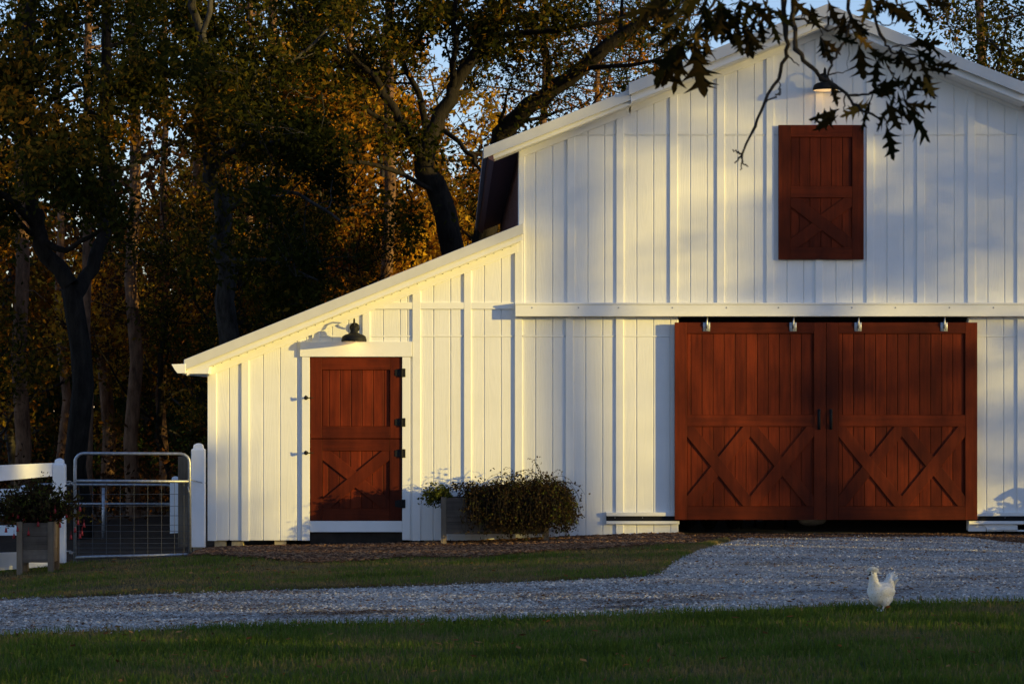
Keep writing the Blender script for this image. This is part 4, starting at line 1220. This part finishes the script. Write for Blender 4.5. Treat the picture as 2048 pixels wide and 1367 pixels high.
G = 'broadleaf trees in the wood'
kinds = [
    (local_tree('orange_tree', *decid(31, 11, .14, 3.4, 15, .13), M['bark_grey'], M['leaf_orange'], 9500, .175, .14, 31, .70, .5, '', G), 'orange-leaved tree'),
    (local_tree('orange_tree', *decid(32, 9, .10, 3.0, 13, .10), M['bark_grey'], M['leaf_mixed'], 9500, .15, .14, 32, .6, .6, '', G), 'green-to-orange tree'),
    (local_tree('green_tree', *decid(33, 12, .12, 3.6, 16, .15), M['bark_dark'], M['leaf_green'], 11000, .13, .18, 33, .45, .5, '', G), 'dark green tree'),
    (local_tree('brown_tree', *decid(34, 10, .25, 3.0, 14, .11), M['bark_dark'], M['leaf_brown'], 3600, .12, .17, 34, .55, .5, '', G), 'thin brown-leaved tree'),
]
rng = random.Random(77)
SPOTS = []
# (photo column, depth, kind, scale)
for px, Y, k, s, lab in (
        (-80, 22, 1, 1, 'beyond the left picture edge'), (30, 25, 0, .9, 'behind the leftmost pine'), (-140, 15, 2, .9, 'just outside the left edge near the fence'), (330, 22, 3, .8, 'between the sunlit pine and the grey twin-stemmed tree'),
        (430, 25, 1, .8, 'right behind the grey twin-stemmed tree'), (380, 34, 0, .8, 'deep behind the grey twin-stemmed tree'), (480, 17, 2, .75, 'shading the grey twin-stemmed tree from the right'), (560, 27, 0, .95, 'glowing above the middle of the lean-to roof'),
        (640, 20, 1, .9, 'left of the reddish pine by the forked oak'), (700, 24, 0, 1.0, 'sunlit just left of the reddish pine'), (770, 29, 0, 1.0, 'directly behind the reddish pine'), (850, 24, 0, .75, 'sunlit behind the fork of the big oak'),
        (930, 27, 0, .7, 'low between the forked oak and the barn eave'), (620, 34, 1, 1.1, 'far back above the lean-to roof'), (860, 36, 0, 1.1, 'far back above the fork of the big oak'), (1020, 30, 1, .8, 'above the left eave of the main barn roof'),
        (1210, 31, 3, .95, 'above the step in the barn roof'), (1320, 28, 1, .85, 'just left of the hanging oak leaves'),
        (1290, 36, 3, 1.0, 'far back left of the hanging oak leaves'), (1450, 34, 3, 1.0, 'far back behind the left cluster of hanging leaves'), (2010, 19, 2, .95, 'closest behind the right roof slope'), (1900, 31, 3, .85, 'left of the pine at the top right corner'), (1985, 24, 1, .95, 'right of the pine at the top right corner'), (2060, 22, 2, 1.05, 'at the top right corner above the roof slope'),
        (540, 13.6, 2, .5, 'low just above the lean-to rake, left of the lamp'), (620, 15, 1, .55, 'low behind the lean-to rake above the lamp'), (720, 14.2, 2, .5, 'low behind the lean-to rake right of the lamp'),
        (0, 36, 1, 1.0, 'far back at the left picture edge'), (160, 38, 3, 1.0, 'far back in the left gap of sky'), (300, 40, 1, .9, 'far back right of the left gap of sky'), (470, 40, 3, 1.0, 'far back right of the grey twin-stemmed tree'),
        (720, 42, 0, 1.0, 'furthest back left of the reddish pine'), (1000, 42, 3, 1.1, 'furthest back right of the forked oak'), (1160, 42, 1, 1.0, 'furthest back under the long leaning limb')):
    p = P(px, 800, Y)
    put(kinds[k][0], p.x, Y, rng.uniform(0, 6.28), s * rng.uniform(.92, 1.08), kinds[k][1] + ' ' + lab)

# the far side of the wood reads as one dark mass
r = np.random.default_rng(9)
n = 100000
fx = r.uniform(-34, 36, n); fy = r.uniform(46, 72, n)
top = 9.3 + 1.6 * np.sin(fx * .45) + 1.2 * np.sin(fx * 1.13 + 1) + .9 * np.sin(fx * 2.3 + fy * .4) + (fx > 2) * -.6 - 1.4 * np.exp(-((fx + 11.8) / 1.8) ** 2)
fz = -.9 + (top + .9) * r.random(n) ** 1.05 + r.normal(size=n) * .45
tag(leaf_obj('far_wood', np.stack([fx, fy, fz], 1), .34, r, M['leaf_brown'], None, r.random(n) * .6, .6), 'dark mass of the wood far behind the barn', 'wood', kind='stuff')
n = 34000
fx = r.uniform(-34, 10, n); fy = r.uniform(44, 60, n); fz = -1 + 5.5 * r.random(n)
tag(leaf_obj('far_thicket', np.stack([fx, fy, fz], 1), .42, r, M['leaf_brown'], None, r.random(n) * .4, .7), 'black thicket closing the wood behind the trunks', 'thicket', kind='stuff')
# forest-floor brush low between the trunks
n = 26000
cxy = np.stack([r.uniform(-22, 4, 160), r.uniform(12, 44, 160)], 1)
i = r.integers(0, 160, n)
bx_, by_ = cxy[i, 0] + r.normal(size=n) * .8, cxy[i, 1] + r.normal(size=n) * .8
bz_ = np.array([gz(x, y) for x, y in zip(bx_, by_)]) + np.abs(r.normal(size=n)) * .75
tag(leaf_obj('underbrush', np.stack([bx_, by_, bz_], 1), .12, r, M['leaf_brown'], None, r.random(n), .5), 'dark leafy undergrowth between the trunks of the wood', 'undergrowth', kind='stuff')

# tree line on the sunward side, right of the picture: unseen cedars added to shade the yard, oaks dapple the gable
def cedar(seed, h, rad):
    rng = random.Random(seed); sp = spine(h, rng, .04, 8); tubes, anch = [(sp, .2, .03, 8)], []
    for k in range(120):
        f = .03 + .95 * k / 120; p, tan = poly_at(sp, f); a = k * 2.4
        b1 = branch(p, Vector((math.cos(a), math.sin(a), .25)), rad * (1.02 - f) ** .6 * rng.uniform(.8, 1.1), rng, 4, .03, .1)
        tubes.append((b1, .03, .01, 3)); anch += b1[1:]
    return tubes, anch
ced = local_tree('cedar_tree', *cedar(41, 12, 2.3), M['bark_dark'], M['evergreen'], 14000, .22, .22, 41, .5, .4, '', 'unseen cedars added to shade the yard', .4)
CL = 'dense dark cedar in the unseen row added to shade the yard'
put(ced, *qt(-1.75, 34.5), .4, .46, CL)
put(ced, *qt(-3.0, 33), .9, .52, CL)
for k in range(27):
    q = -4.3 - k * 1.3
    X, Y = qt(q, 33 + (k % 3) * 2.2)
    put(ced, X, Y, k * 1.7, (1.0 + .12 * math.sin(k * 2.3)) * .57, CL)
for k, q in enumerate((-1.2, -.5, .2, .9, 1.5)):  # low unseen cedars, added to keep grazing sun off the gravel
    X, Y = qt(q, 30 + (k % 2) * 1.5)
    put(ced, X, Y, k * 2.1, .285 + .02 * (k % 3), 'low unseen cedar added to shade the gravel by the barn')
for k, (X, Y) in enumerate(((13, 15), (15, 18.5), (14, 22), (17, 25.5), (15.5, 29), (19, 33), (17, 37), (21, 41))):  # unseen cedars, added to block low sun and darken the wood's foot
    put(ced, X, Y, k * 1.9, .62 + .06 * (k % 3), 'dark cedar behind the right rear corner of the barn', 'shade cedars added behind the barn')
for px, Y, sc, lab in ((470, 21, .50, 'dark cedar just right of the grey twin-stemmed trunk'), (455, 26, .55, 'dark cedar deep behind the grey twin-stemmed trunk'), (440, 31, .60, 'dark cedar furthest back behind the grey twin-stemmed trunk'),
                       (505, 18, .40, 'small dark cedar above the lean-to eave'), (405, 36, .62, 'far dark cedar left of the grey twin-stemmed trunk'), (250, 40, .6, 'far dark cedar behind the sunlit pine'), (90, 42, .62, 'far dark cedar behind the gate at the left')):
    put(ced, P(px, 800, Y).x, Y, px, sc, lab, 'cedars in the wood')
sunny = local_tree('roadside_oak', *decid(51, 13, .30, 3.2, 15, .2), M['bark_dark'], M['leaf_mixed'], 5200, .16, .2, 51, .5, .5, '', 'oaks on the sunny side of the barn')
OL = 'open-crowned oak shading the right half of the gable'
for q, t_, s_ in ((3.9, 31, 1.0), (3.6, 38, 1.05), (5.4, 37, 1.05), (4.4, 45, 1.15), (8.5, 36, .95)):
    X, Y = qt(q, t_)
    put(sunny, X, Y, q * 3.1, s_, OL)

tall = local_tree('tall_oak', *decid(52, 17, .60, 3.0, 15, .24), M['bark_dark'], M['leaf_mixed'], 6000, .17, .22, 52, .5, .5, '', 'oaks on the sunny side of the barn')
for q, t_, s_ in ((.2, 40, 1.0), (1.5, 43, .95), (-2.6, 44, 1.05)):
    X, Y = qt(q, t_)
    put(tall, X, Y, q * 2.7 + 1, s_, 'tall high-crowned oak that dapples the upper gable')

# ------------------------------------------------------------------ oak by the camera with the hanging branch
YO = -19.5
def C3(u, v, y=YO): return P(1250 + .3897 * u, .3897 * v, y)
oak = thing('yard_oak', (5.4, -18.9, gz(5.4, -18.9)), 'oak whose leafy branch hangs in front of the gable at the top', 'tree')
rng = random.Random(8)
trk = [Vector((5.4, -18.9, -.1)), Vector((5.38, -18.9, 1.2)), Vector((5.45, -18.95, 2.6)), Vector((5.40, -19.0, 4.2)), Vector((5.5, -18.9, 6.5)), Vector((5.4, -18.8, 9.5))]
limb = [Vector((5.42, -18.97, 3.4)), Vector((4.4, -19.2, 4.0)), Vector((3.0, -19.4, 4.05)), Vector((1.6, -19.5, 3.85)), Vector((.8, -19.5, 3.7)), Vector((0, -19.45, 3.62)), Vector((-.7, -19.4, 3.6))]
tubes = [(trk, .30, .12, 12)]
anch = []
ot, oa = grow([(branch(trk[4], Vector((-.6, .3, .8)), 4, rng, 6), .10, .03), (branch(trk[4], Vector((.8, -.5, .8)), 4, rng, 6), .10, .03), (branch(trk[3], Vector((.5, .9, .7)), 4, rng, 6), .09, .03), (branch(trk[3], Vector((.3, -1, .6)), 4, rng, 6), .09, .03), (trk[4:], .14, .04)], rng, 1.6)
wood_mesh('trunk', tubes + ot, M['bark_grey'], oak)
crown_mesh('crown', oa, 5000, .17, .16, 8, M['oak_leaf'], oak, .5, .4)
TW = [
    ([(800, -170), (812, -40), (822, 100), (826, 200), (830, 295), (782, 410), (722, 520), (662, 660), (602, 790)], .0125, .0045),
    ([(602, 790), (575, 778), (553, 767)], .004, .003), ([(602, 790), (585, 812), (563, 837)], .004, .003), ([(602, 790), (603, 835), (632, 856)], .004, .0025), ([(603, 835), (600, 852), (592, 874)], .003, .002),
    ([(722, 525), (765, 495), (792, 488), (797, 455)], .004, .003), ([(782, 410), (800, 455), (795, 490)], .003, .002), ([(830, 295), (850, 305), (893, 338)], .004, .002),
    ([(870, -170), (862, -40), (866, 100), (880, 255), (940, 325), (1000, 385), (1062, 432), (1130, 482), (1172, 530), (1232, 575), (1330, 600)], .0125, .004),
    ([(1130, 482), (1200, 490), (1272, 480), (1340, 460), (1425, 437)], .006, .003),
    ([(1040, 385), (1062, 310), (1108, 255), (1135, 190), (1150, 90), (1130, -60), (1100, -170)], .004, .009), ([(1035, 390), (1080, 378), (1137, 362)], .004, .002), ([(1060, 425), (1062, 490), (1062, 492)], .003, .002), ([(1130, 490), (1125, 540), (1120, 575)], .004, .002),
    ([(1230, -160), (1245, 20), (1290, 110), (1330, 215), (1362, 262), (1430, 270), (1510, 290)], .009, .003), ([(1290, 110), (1330, 130), (1392, 118)], .004, .002), ([(1305, 300), (1355, 250), (1420, 230), (1490, 245)], .003, .003),
    ([(1630, -160), (1632, 0), (1655, 110), (1690, 190), (1722, 255)], .006, .002),
    ([(540, -160), (500, -40), (420, 60), (335, 190), (300, 215)], .009, .003), ([(640, -150), (600, -20), (555, 110)], .006, .003), ([(760, -150), (735, -20), (700, 105), (615, 150)], .006, .003),
    ([(866, 100), (940, 110), (1000, 140), (1060, 165), (1150, 90), (1210, 120), (1270, 140)], .006, .002), ([(400, -150), (330, -30), (250, 60), (190, 50)], .007, .003), ([(420, 60), (460, 130), (440, 210)], .004, .002),
    ([(1000, 140), (1010, 180), (1005, 195)], .003, .002), ([(1010, 195), (1022, 250), (1028, 295)], .003, .0015), ([(1140, 200), (1148, 280), (1145, 360)], .0015, .001),
    ([(1400, -150), (1380, -30), (1400, 20), (1480, 10)], .007, .003), ([(1330, 600), (1345, 625), (1350, 645)], .003, .002), ([(1272, 480), (1255, 530), (1240, 570)], .003, .002), ([(1425, 437), (1435, 500), (1440, 540)], .003, .002),
]
tb = [(limb, .075, .028, 9)]
b = MB(); b.tube(limb, [.075 + (.028 - .075) * i / 6 for i in range(7)], 9)
for pts, r0, r1 in TW:
    yo = rng.uniform(-.06, .06)
    pp = [C3(u, v, YO + yo * min(1, max(0, v / 300)) + .02 * math.sin(v * .02)) for u, v in pts]
    fine = []
    for i in range(len(pp) - 1):
        for k in range(3): fine.append(pp[i].lerp(pp[i + 1], k / 3) + Vector((rng.gauss(0, .0035), rng.gauss(0, .0035), rng.gauss(0, .0035))) * (1 if (i or k) else 0))
    fine.append(pp[-1]); m = len(fine) - 1
    b.tube(fine, [(r0 + (r1 - r0) * i / m) * (1.25 if rng.random() < .2 else 1) for i in range(m + 1)], 6)
br = b.build('branch', M['twig'], oak, True, False)
LV = '''300,200,260,430 340,210,410,450 290,210,150,390 200,40,130,130 250,60,220,170 180,30,40,60 400,20,430,180 350,230,420,330 420,200,440,290 460,60,470,180 330,100,290,200 280,130,190,230 520,80,500,200
560,120,600,210 620,140,640,260 610,170,660,220 700,100,700,190 680,60,640,150 740,90,780,170 540,40,470,120 600,30,560,150 650,20,700,60 480,10,540,100 390,90,360,250 300,10,200,110 370,0,300,120 240,-20,160,40 430,-20,380,80
900,30,960,90 950,20,980,100 1000,190,1020,285 1010,200,1050,225 1060,180,1120,205 1130,60,1100,140 1150,80,1200,130 1120,120,1140,180 1040,0,1060,50 1160,150,1200,190 580,-10,640,60 700,-10,760,70 840,-20,900,40 780,40,830,110
1200,230,1220,400 1240,270,1340,300 1300,300,1280,420 1330,300,1350,370 1420,240,1400,340 1440,230,1590,230 1490,250,1590,330 1500,280,1560,400 1480,360,1450,420 1530,380,1570,460 1490,400,1550,480 1540,330,1600,360 1390,260,1440,310
1270,20,1240,60 1330,0,1470,130 1400,20,1480,100 1480,0,1570,100 1540,0,1600,60 1300,10,1400,60 1650,0,1670,50 1360,-20,1300,50
1100,560,980,610 1095,590,1000,665 1130,560,1230,545 1250,480,1390,440 1260,520,1210,650 1290,500,1350,480 1340,520,1400,660 1350,540,1440,600 1340,560,1310,640 1400,470,1420,570 1440,530,1530,550 1430,540,1580,690 1440,520,1480,450
1340,640,1375,805 1420,500,1510,600 1060,400,1080,500 1240,540,1180,570 1280,440,1420,430 1380,480,1360,560'''
def oak_leaf_mesh(seed, green):
    g = random.Random(seed)
    sta = [(0, .012, 0), (.10, .03, 0), (.20, .085, .02), (.27, .16, .06), (.29, .29, .13), (.34, .09, .02), (.44, .10, .02), (.50, .22, .06), (.53, .37, .13), (.58, .10, .02), (.67, .10, .02), (.72, .20, .06), (.74, .29, .11), (.80, .07, .01), (.89, .085, .02), (1.0, .006, 0)]
    curl, fold, tw = g.uniform(-.5, .5), g.uniform(.1, .8), g.uniform(-.7, .7)
    V = []
    jl = [g.uniform(.65, 1.3) for _ in sta]; jr = [g.uniform(.65, 1.3) for _ in sta]
    def bend(u, w, f):
        uu = u + f
        z = curl * uu * uu * .55 + fold * abs(w) * .6
        a = tw * uu
        return (w * math.cos(a) - z * .3 * math.sin(a), uu, z + w * math.sin(a))
    for k, (u, w_, f) in enumerate(sta):
        V += [bend(u, -w_ * jl[k], f * jl[k]), bend(u, 0, 0), bend(u, w_ * jr[k], f * jr[k])]
    fs = []
    for k in range(len(sta) - 1):
        i = k * 3; fs += [(i, i + 1, i + 4, i + 3), (i + 1, i + 2, i + 5, i + 4)]
    me = bpy.data.meshes.new('leaf'); me.from_pydata(V, [], fs)
    at = me.attributes.new('hue', 'FLOAT', 'POINT'); h = g.uniform(.0, .75) if not green else g.uniform(.7, 1)
    at.data.foreach_set('value', [min(1, max(0, h + g.gauss(0, .06))) for _ in V])
    me.polygons.foreach_set('use_smooth', [True] * len(fs))
    me.materials.append(M['oak_leaf']); me.update()
    return me
LM = [oak_leaf_mesh(100 + i, i in (3, 9)) for i in range(14)]
LVL = LV.split()
for e in LV.split():
    u0, v0, u1, v1 = map(float, e.split(','))
    if u0 < 800 or (v0 < 60 and u0 > 1250) or rng.random() < .25:
        LVL.append(','.join(str(w_ + rng.gauss(0, 26)) for w_ in (u0, v0 - 10, u1, v1 - 10)))
for i, e in enumerate(LVL):
    u0, v0, u1, v1 = map(float, e.split(','))
    y = YO + rng.uniform(-.09, .09)
    p0, p1 = C3(u0, v0, y), C3(u1, v1, y + rng.uniform(-.07, .07))
    d = p1 - p0; L = max(d.length * 1.08, .115)
    yv = d.normalized(); zv = Vector((0, -1, 0)); zv = (zv - yv * zv.dot(yv)).normalized(); xv = yv.cross(zv)
    q = Matrix((xv, yv, zv)).transposed()
    o = bpy.data.objects.new('leaf', LM[i % len(LM)])
    COL.objects.link(o); o.parent = br
    rot = q.to_4x4() @ Matrix.Rotation(rng.choice((0, math.pi)) + rng.gauss(0, .5), 4, 'Y')
    o.matrix_basis = Matrix.Translation(p0) @ rot @ Matrix.Diagonal((L * .95 * rng.uniform(.75, 1.2), L * 1.08, L, 1))

# ------------------------------------------------------------------ scatter: grass, gravel, chips, litter
def patch(x, y): return .5 + .25 * np.sin(x * 1.3 + y * .7 + 1) * np.cos(y * 1.9 - x * .4) + .25 * np.sin(x * 3.1 - y * 2.3) * np.sin(x * .6 + y * 2.9 + 2)
gzv = np.vectorize(gz)
def blades(name, n, xr, ylo, yhi, hgt, wid, seed, dry, label):
    r = np.random.default_rng(seed)
    x = r.uniform(xr[0], xr[1], n)
    gx = np.linspace(xr[0], xr[1], 400)
    lo = np.interp(x, gx, [ylo(a) for a in gx]); hi = np.interp(x, gx, [yhi(a) for a in gx])
    y = lo + (hi - lo) * r.random(n) + r.normal(size=n) * .10
    z = gzv(x, y) + .0
    pt = patch(x, y) + patch(x * 2.7 + 3, y * 2.9) * .5 - .25
    h = hgt * r.uniform(.5, 1.25, n) * (1.1 - .5 * np.clip(pt - .35, 0, 1))
    a = r.uniform(0, 6.283, n); lean = r.uniform(.1, .9, n)
    base = np.stack([x, y, z], 1)
    side = np.stack([np.cos(a + r.normal(size=n)), np.sin(a), np.zeros(n)], 1) * (wid * r.uniform(.6, 1.3, n))[:, None]
    mid = base + np.stack([np.cos(a) * lean * h * .3, np.sin(a) * lean * h * .3, h * .62], 1)
    tip = base + np.stack([np.cos(a) * lean * h * .9, np.sin(a) * lean * h * .9, h * (1.05 - lean * .4)], 1)
    q = np.stack([base - side * .5, base + side * .5, mid + side * .35, tip, mid - side * .35], 1)
    b0 = (np.arange(n) * 5)[:, None]
    tri = np.concatenate([b0 + np.array([[0, 1, 2]]), b0 + np.array([[0, 2, 4]]), b0 + np.array([[4, 2, 3]])], 1).reshape(-1, 3)
    hue = np.clip((.24 if dry < .9 else .52) + dry * (pt - .4) * 1.3 + r.normal(size=n) * .15 + (r.random(n) < .06 + .1 * dry) * .5, 0, 1)
    return tag(np_mesh(name, q.reshape(-1, 3), tri, M['grass'], None, np.repeat(hue, 5)), label, 'grass', kind='stuff')
blades('lawn_grass', 210000, (-7.5, 9), lambda X: -17.2, lambda X: E_lawn(X) + .05 + wob(X, 1, .06), .062, .0075, 61, .85, 'short dark green lawn grass in the foreground')
blades('verge_grass', 80000, (-8, wx(1432)), lambda X: E_gravel(X) - .04 + wob(X, 1, .05), lambda X: max(E_gravel(X), E_verge(X) - .1) + wob(X, 2, .14), .055, .008, 62, 1.0, 'dry green grass strip between the gravel and the mulch')

def pebbles(name, n, seed, smin, smax, xr, ylo, yhi, dz, mat, label, cat, flat=.6, long_=1.2):
    r = np.random.default_rng(seed)
    x = r.uniform(xr[0], xr[1], n); gx = np.linspace(xr[0], xr[1], 400)
    lo = np.interp(x, gx, [ylo(a) for a in gx]); hi = np.interp(x, gx, [yhi(a) for a in gx])
    y = lo + (hi - lo) * r.random(n) + r.normal(size=n) * .10
    z = gzv(x, y) + dz
    s = smin + (smax - smin) * r.random(n) ** 2.2
    a = r.uniform(0, 6.283, n)
    oct_ = np.array([[1, 0, 0], [0, 1, 0], [-1, 0, 0], [0, -1, 0], [0, 0, 1], [0, 0, -1]], float)
    v = oct_[None] * r.uniform(.7, 1.25, size=(n, 6, 1)) + r.normal(size=(n, 6, 3)) * .14
    v = v * (s[:, None, None] * np.array([long_, 1 / long_, flat]))
    ca, sa = np.cos(a)[:, None], np.sin(a)[:, None]
    vx = v[:, :, 0] * ca - v[:, :, 1] * sa + x[:, None]; vy = v[:, :, 0] * sa + v[:, :, 1] * ca + y[:, None]; vz = v[:, :, 2] + (z + s * flat * .35)[:, None]
    V = np.stack([vx, vy, vz], 2)
    f = np.array([[0, 1, 4], [1, 2, 4], [2, 3, 4], [3, 0, 4], [1, 0, 5], [2, 1, 5], [3, 2, 5], [0, 3, 5]])
    tri = ((np.arange(n) * 6)[:, None, None] + f[None]).reshape(-1, 3)
    return tag(np_mesh(name, V.reshape(-1, 3), tri, mat, None, np.repeat(r.random(n), 6)), label, cat, kind='stuff')
pebbles('gravel', 80000, 71, .0045, .018, (-8, 9.5), lambda X: E_lawn(X) - .03, lambda X: E_gravel(X) + .04 + wob(X, 2, .06), .012, M['stone'], 'loose grey gravel of the drive', 'gravel')
pebbles('mulch_chips', 20000, 72, .010, .030, (-3.8, wx(1362)), lambda X: E_verge(X) - .12 + wob(X, 2, .1), lambda X: -.02, .045, M['chip'], 'brown bark chips along the foot of the barn', 'mulch', .35, 1.7)
pebbles('earth_crumbs', 7000, 73, .006, .020, (wx(1362), 9), lambda X: E_gravel(X) - .10, lambda X: .0, .02, M['chip'], 'brown crumbs of earth along the door threshold', 'earth', .4, 1.5)
# fallen leaves and pine straw
r = np.random.default_rng(81)
n = 2400
lx = r.uniform(-7.5, 9, n); ly = r.uniform(-15.5, -.3, n)
keep = (r.random(n) < np.where((ly > [E_gravel(a) for a in lx]), 1.0, .35))
lx, ly = lx[keep], ly[keep]
lz = gzv(lx, ly) + .035 + .02 * r.random(len(lx)) + np.where(ly < [E_lawn(a) for a in lx], .028, 0)
tag(leaf_obj('fallen_leaves', np.stack([lx, ly, lz], 1), .062, r, M['litter'], None, r.random(len(lx)), .55, flat=.35), 'dry brown leaves scattered over grass and gravel', 'leaf litter', kind='stuff')
nc = 190
cx_ = r.uniform(-7.5, 9, nc); t_ = np.clip(np.where(r.random(nc) < .5, .22, np.where(r.random(nc) < .6, .6, .98)) + r.normal(size=nc) * .09, 0, 1.02)
cy_ = np.array([E_lawn(a) + (E_gravel(a) - E_lawn(a)) * b for a, b in zip(cx_, t_)])
n = 15000; i = r.integers(0, nc, n)
sx = cx_[i] + r.normal(size=n) * .26; sy = cy_[i] + r.normal(size=n) * .05; sz = gzv(sx, sy) + .028 + .008 * r.random(n)
a = r.normal(size=n) * .7; L = r.uniform(.03, .09, n)
d = np.stack([np.cos(a) * L, np.sin(a) * L, r.normal(size=n) * .004], 1); s = np.stack([-np.sin(a), np.cos(a), np.zeros(n)], 1) * .0035
p = np.stack([sx, sy, sz], 1)
tag(np_mesh('pine_straw', np.stack([p - s, p + d - s, p + d + s, p + s], 1).reshape(-1, 3), 4, M['litter'], None, np.repeat(r.random(n) * .7, 4)), 'brown pine straw drifted in streaks across the gravel', 'pine straw', kind='stuff')
